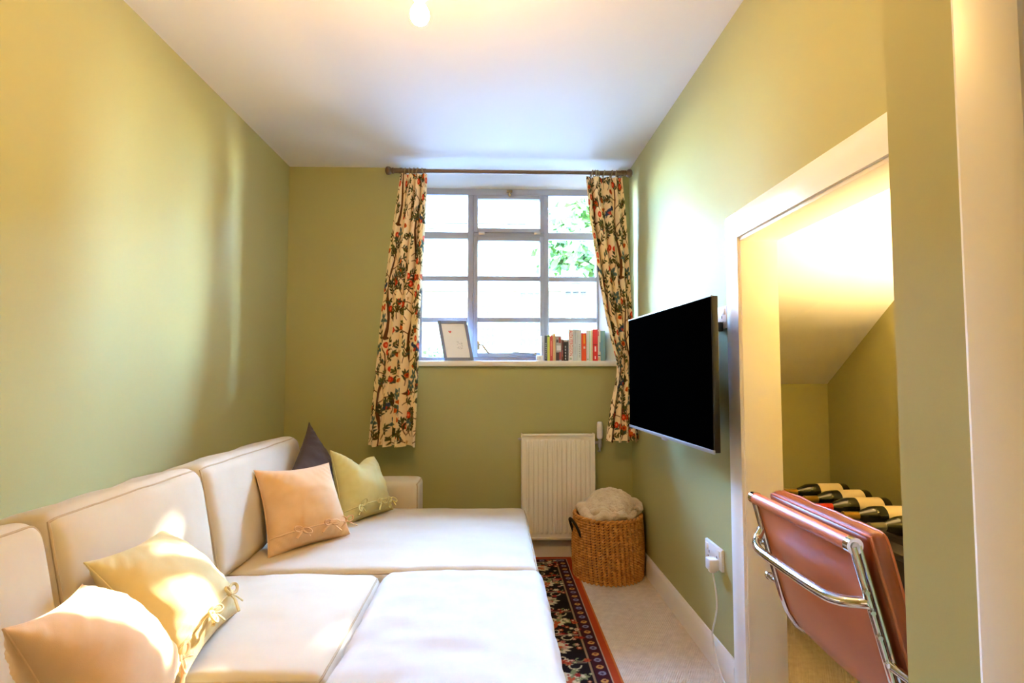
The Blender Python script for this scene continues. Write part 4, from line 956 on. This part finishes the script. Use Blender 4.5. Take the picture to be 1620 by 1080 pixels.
obj('paper_label', MB().lathe([(0.0385, -0.105), (0.0388, -0.104), (0.0388, 0.004), (0.0385, 0.005)], (0, 0, 0), 28, RXl, cap=False), M['label'], bt0)
cap0 = obj('capsule', MB().lathe([(0.0155, 0.10), (0.0158, 0.11), (0.0152, 0.158), (0.0165, 0.16), (0.0165, 0.166), (0.012, 0.168)], (0, 0, 0), 20, RXl), M['foil_black'], bt0)
pit = (RY1-RY0)/NB
LB = ['gold capped wine bottle lying next to the alcove far wall', 'black capped wine bottle between the gold capped and the red capped bottle', 'red capped wine bottle lying mid row in the rack',
      'black capped wine bottle between the red capped and silver capped bottles', 'silver capped wine bottle at the open end of the rack']
for k in range(5):
    r_ = bt0 if k == 0 else copy_tree(bt0)
    r_['label'] = LB[k]
    y = RY1-pit*(k+0.5)
    r_.location = (1.575+0.012*math.sin(k*2.3), y, RZ+0.018+0.0375); r_.rotation_euler = (0, 0, 0.05*math.sin(k*1.7))
    cap = [c_ for c_ in r_.children if c_.name.startswith('capsule')][0]
    if k in (0, 2, 4):
        cap.data = cap.data.copy(); cap.data.materials[0] = M[{0: 'foil_gold', 2: 'foil_red', 4: 'steel'}[k]]
# uplighter on the alcove wall, hidden behind the nib: lights the soffit
lx_, ly_, lz_ = AX1-0.11, 1.62, 1.26
lamp = thing('wall_uplighter', (AX1, ly_, lz_), 'white bowl uplighter fixed to the wall inside the alcove', 'lamp')
tb = np.linspace(0.08, PI/2, 10)
obj('bowl', MB().lathe([(0.10*math.sin(t), lz_+0.02-0.10*math.cos(t)) for t in tb]+[(0.094*math.sin(t), lz_+0.02-0.094*math.cos(t)) for t in tb[::-1]], (lx_, ly_, 0), 32), M['reveal'], lamp)
obj('bracket', MB().rbox(lx_+0.08, AX1, ly_-0.03, ly_+0.03, lz_-0.05, lz_+0.01, 0.004), M['brass'], lamp)
obj('bulb', MB().lathe([(0.028*math.sin(t), lz_-0.018-0.028*math.cos(t)) for t in np.linspace(0.1, PI-0.05, 14)], (lx_, ly_, 0), 24), emis('lit_globe', (1.0, 0.66, 0.28), ALC), lamp, sharp=None)
obj('lamp_holder', MB().lathe([(0.012, lz_-0.076), (0.012, lz_-0.04)], (lx_, ly_, 0), 14), M['brass'], lamp)

# ------------------------------------------------------------------ outside
S('ground_outside', MB().box(-30, 40, YB+0.25, 60, -0.3, -0.1), M['pave'])
YO = 30.0
bd_ = thing('stone_building', (4, YO, -0.1), 'pale yellow stone building with arched windows across the yard', 'building')
obj('facade', MB().box(-16, 26, YO, YO+8, -0.1, 9.2), M['stone'], bd_)
obj('cornice', MB().box(-16.2, 26.2, YO-0.35, YO, 5.55, 5.9).box(-16.2, 26.2, YO-0.2, YO, 9.0, 9.3).box(-16.1, 26.1, YO-0.12, YO, 1.6, 1.8), M['stone'], bd_)
obj('roof', MB().prism([(YO-0.4, 9.25), (YO+4, 12.2), (YO+8.4, 9.25)], -16.4, 26.4, 'x'), M['slate'], bd_)
def owin(px0, px1, py0, py1, arch=False, nx=2, ny=3):
    a, b = at(px0, py1, 'y', YO), at(px1, py0, 'y', YO); x0_, x1_, z0_, z1_ = a[0], b[0], a[2], b[2]
    w_ = (x1_-x0_)/2; cx = (x0_+x1_)/2
    if arch:
        n = 14; ar = [(cx+w_*math.cos(t), z1_-w_+w_*math.sin(t)) for t in np.linspace(0, PI, n)]; out = [(cx+(w_+.2)*math.cos(t), z1_-w_+(w_+.2)*math.sin(t)) for t in np.linspace(0, PI, n)]
        f_ = obj('window', MB().prism([(x1_+.2, z0_), (x1_, z0_)][::-1]+out+[(x0_-.2, z0_), (x0_, z0_)]+ar[::-1], YO-0.12, YO+0.02, 'y'), M['stone'], bd_)
        pane = obj('pane', MB().prism([(x1_, z0_)]+ar+[(x0_, z0_)], YO-0.03, YO+0.01, 'y'), M['outglass'], f_)
    else:
        f_ = obj('window', MB().box(x0_-.2, x0_, YO-.12, YO+.02, z0_, z1_+.2).box(x1_, x1_+.2, YO-.12, YO+.02, z0_, z1_+.2).box(x0_, x1_, YO-.12, YO+.02, z1_, z1_+.2).box(x0_-.25, x1_+.25, YO-.2, YO+.02, z0_-.15, z0_), M['stone'], bd_)
        pane = obj('pane', MB().box(x0_, x1_, YO-.03, YO+.01, z0_, z1_), M['outglass'], f_)
    g = MB()
    for k in range(nx+1): x = x0_+(x1_-x0_)*k/nx; g.box(x-.04, x+.04, YO-.07, YO-.02, z0_, z1_-(w_*0.3 if arch else 0))
    for k in range(ny+1): z = z0_+(z1_-z0_)*k/ny*(0.9 if arch else 1); g.box(x0_, x1_, YO-.07, YO-.02, z-.04, z+.04)
    obj('glazing_bars', g, M['white'], f_)
for p in ((760, 784, 482, 512), (760, 784, 517, 548), (702, 730, 482, 512), (680, 706, 395, 425), (772, 797, 395, 428), (612, 640, 482, 545), (560, 590, 482, 545)): owin(*p, nx=3, ny=3)
for p in ((822, 856, 452, 548), (893, 928, 447, 548), (964, 998, 447, 548), (1040, 1074, 447, 548)): owin(*p, arch=True, nx=3, ny=6)

def foliage(cen, rad, n, size, seed, shell=0.35, clumps=60):
    R = np.random.RandomState(seed)
    d = R.normal(size=(clumps, 3)); d /= np.linalg.norm(d, axis=1)[:, None]; cc = d*(shell+(1-shell)*R.rand(clumps, 1)**0.5)*rad+cen
    k = R.randint(0, clumps, n); p = cc[k]+R.normal(size=(n, 3))*np.array(rad)*0.16
    a = R.normal(size=(n, 3)); a /= np.linalg.norm(a, axis=1)[:, None]; b = np.cross(a, R.normal(size=(n, 3))); b /= np.linalg.norm(b, axis=1)[:, None]
    s = size*(0.6+0.8*R.rand(n, 1)); V = np.stack([p-a*s, p+b*s*0.5, p+a*s, p-b*s*0.5], 1).reshape(-1, 3)
    return MB().add(V, [(4*i, 4*i+1, 4*i+2, 4*i+3) for i in range(n)])
tr = thing('tree', (2.9, 9.2, -0.1), 'leafy green tree in the yard outside the window', 'tree')
obj('trunk', MB().tube([(3.3, 9.4, -0.15), (3.25, 9.35, 1.2), (3.1, 9.3, 2.6), (2.9, 9.2, 4.2), (2.85, 9.2, 5.6)], [0.2, 0.16, 0.14, 0.1, 0.04], 12)
    .tube([(3.1, 9.3, 2.6), (2.4, 9.0, 3.4), (1.6, 8.8, 4.0)], [0.09, 0.06, 0.02], 10).tube([(3.0, 9.2, 3.4), (3.8, 9.4, 4.4), (4.4, 9.5, 5.2)], [0.09, 0.06, 0.02], 10), M['bark'], tr)
fo = foliage(np.array([2.7, 9.2, 3.5]), np.array([1.75, 1.3, 1.0]), 10000, 0.11, 5)
f2 = foliage(np.array([2.12, 9.2, 5.4]), np.array([0.70, 0.9, 0.95]), 6000, 0.11, 8, shell=0.1); fo.add(np.concatenate(f2.v), f2.f)  # unseen upper clump, placed to keep sun off the middle back cushion
f3 = foliage(np.array([3.3, 9.2, 5.3]), np.array([0.8, 0.9, 0.9]), 50, 0.11, 9, shell=0.1, clumps=16); fo.add(np.concatenate(f3.v), f3.f)  # unseen sparse leaves, added in the crown's gap to dapple the sun
obj('foliage', fo, M['leaf'], tr, sharp=None, kind='stuff', recalc=False)
sh = thing('shrub', (-0.95, 8.0, -0.1), 'small round green shrub in the yard outside', 'shrub')
obj('foliage', foliage(np.array([-0.95, 8.0, 1.05]), np.array([0.32, 0.3, 0.55]), 1400, 0.05, 6, clumps=30), M['leaf'], sh, sharp=None, kind='stuff', recalc=False)
obj('stem', MB().tube([(-0.95, 8.0, -0.12), (-0.95, 8.0, 0.5), (-0.93, 8.0, 1.1)], [0.03, 0.025, 0.01], 8), M['bark'], sh)
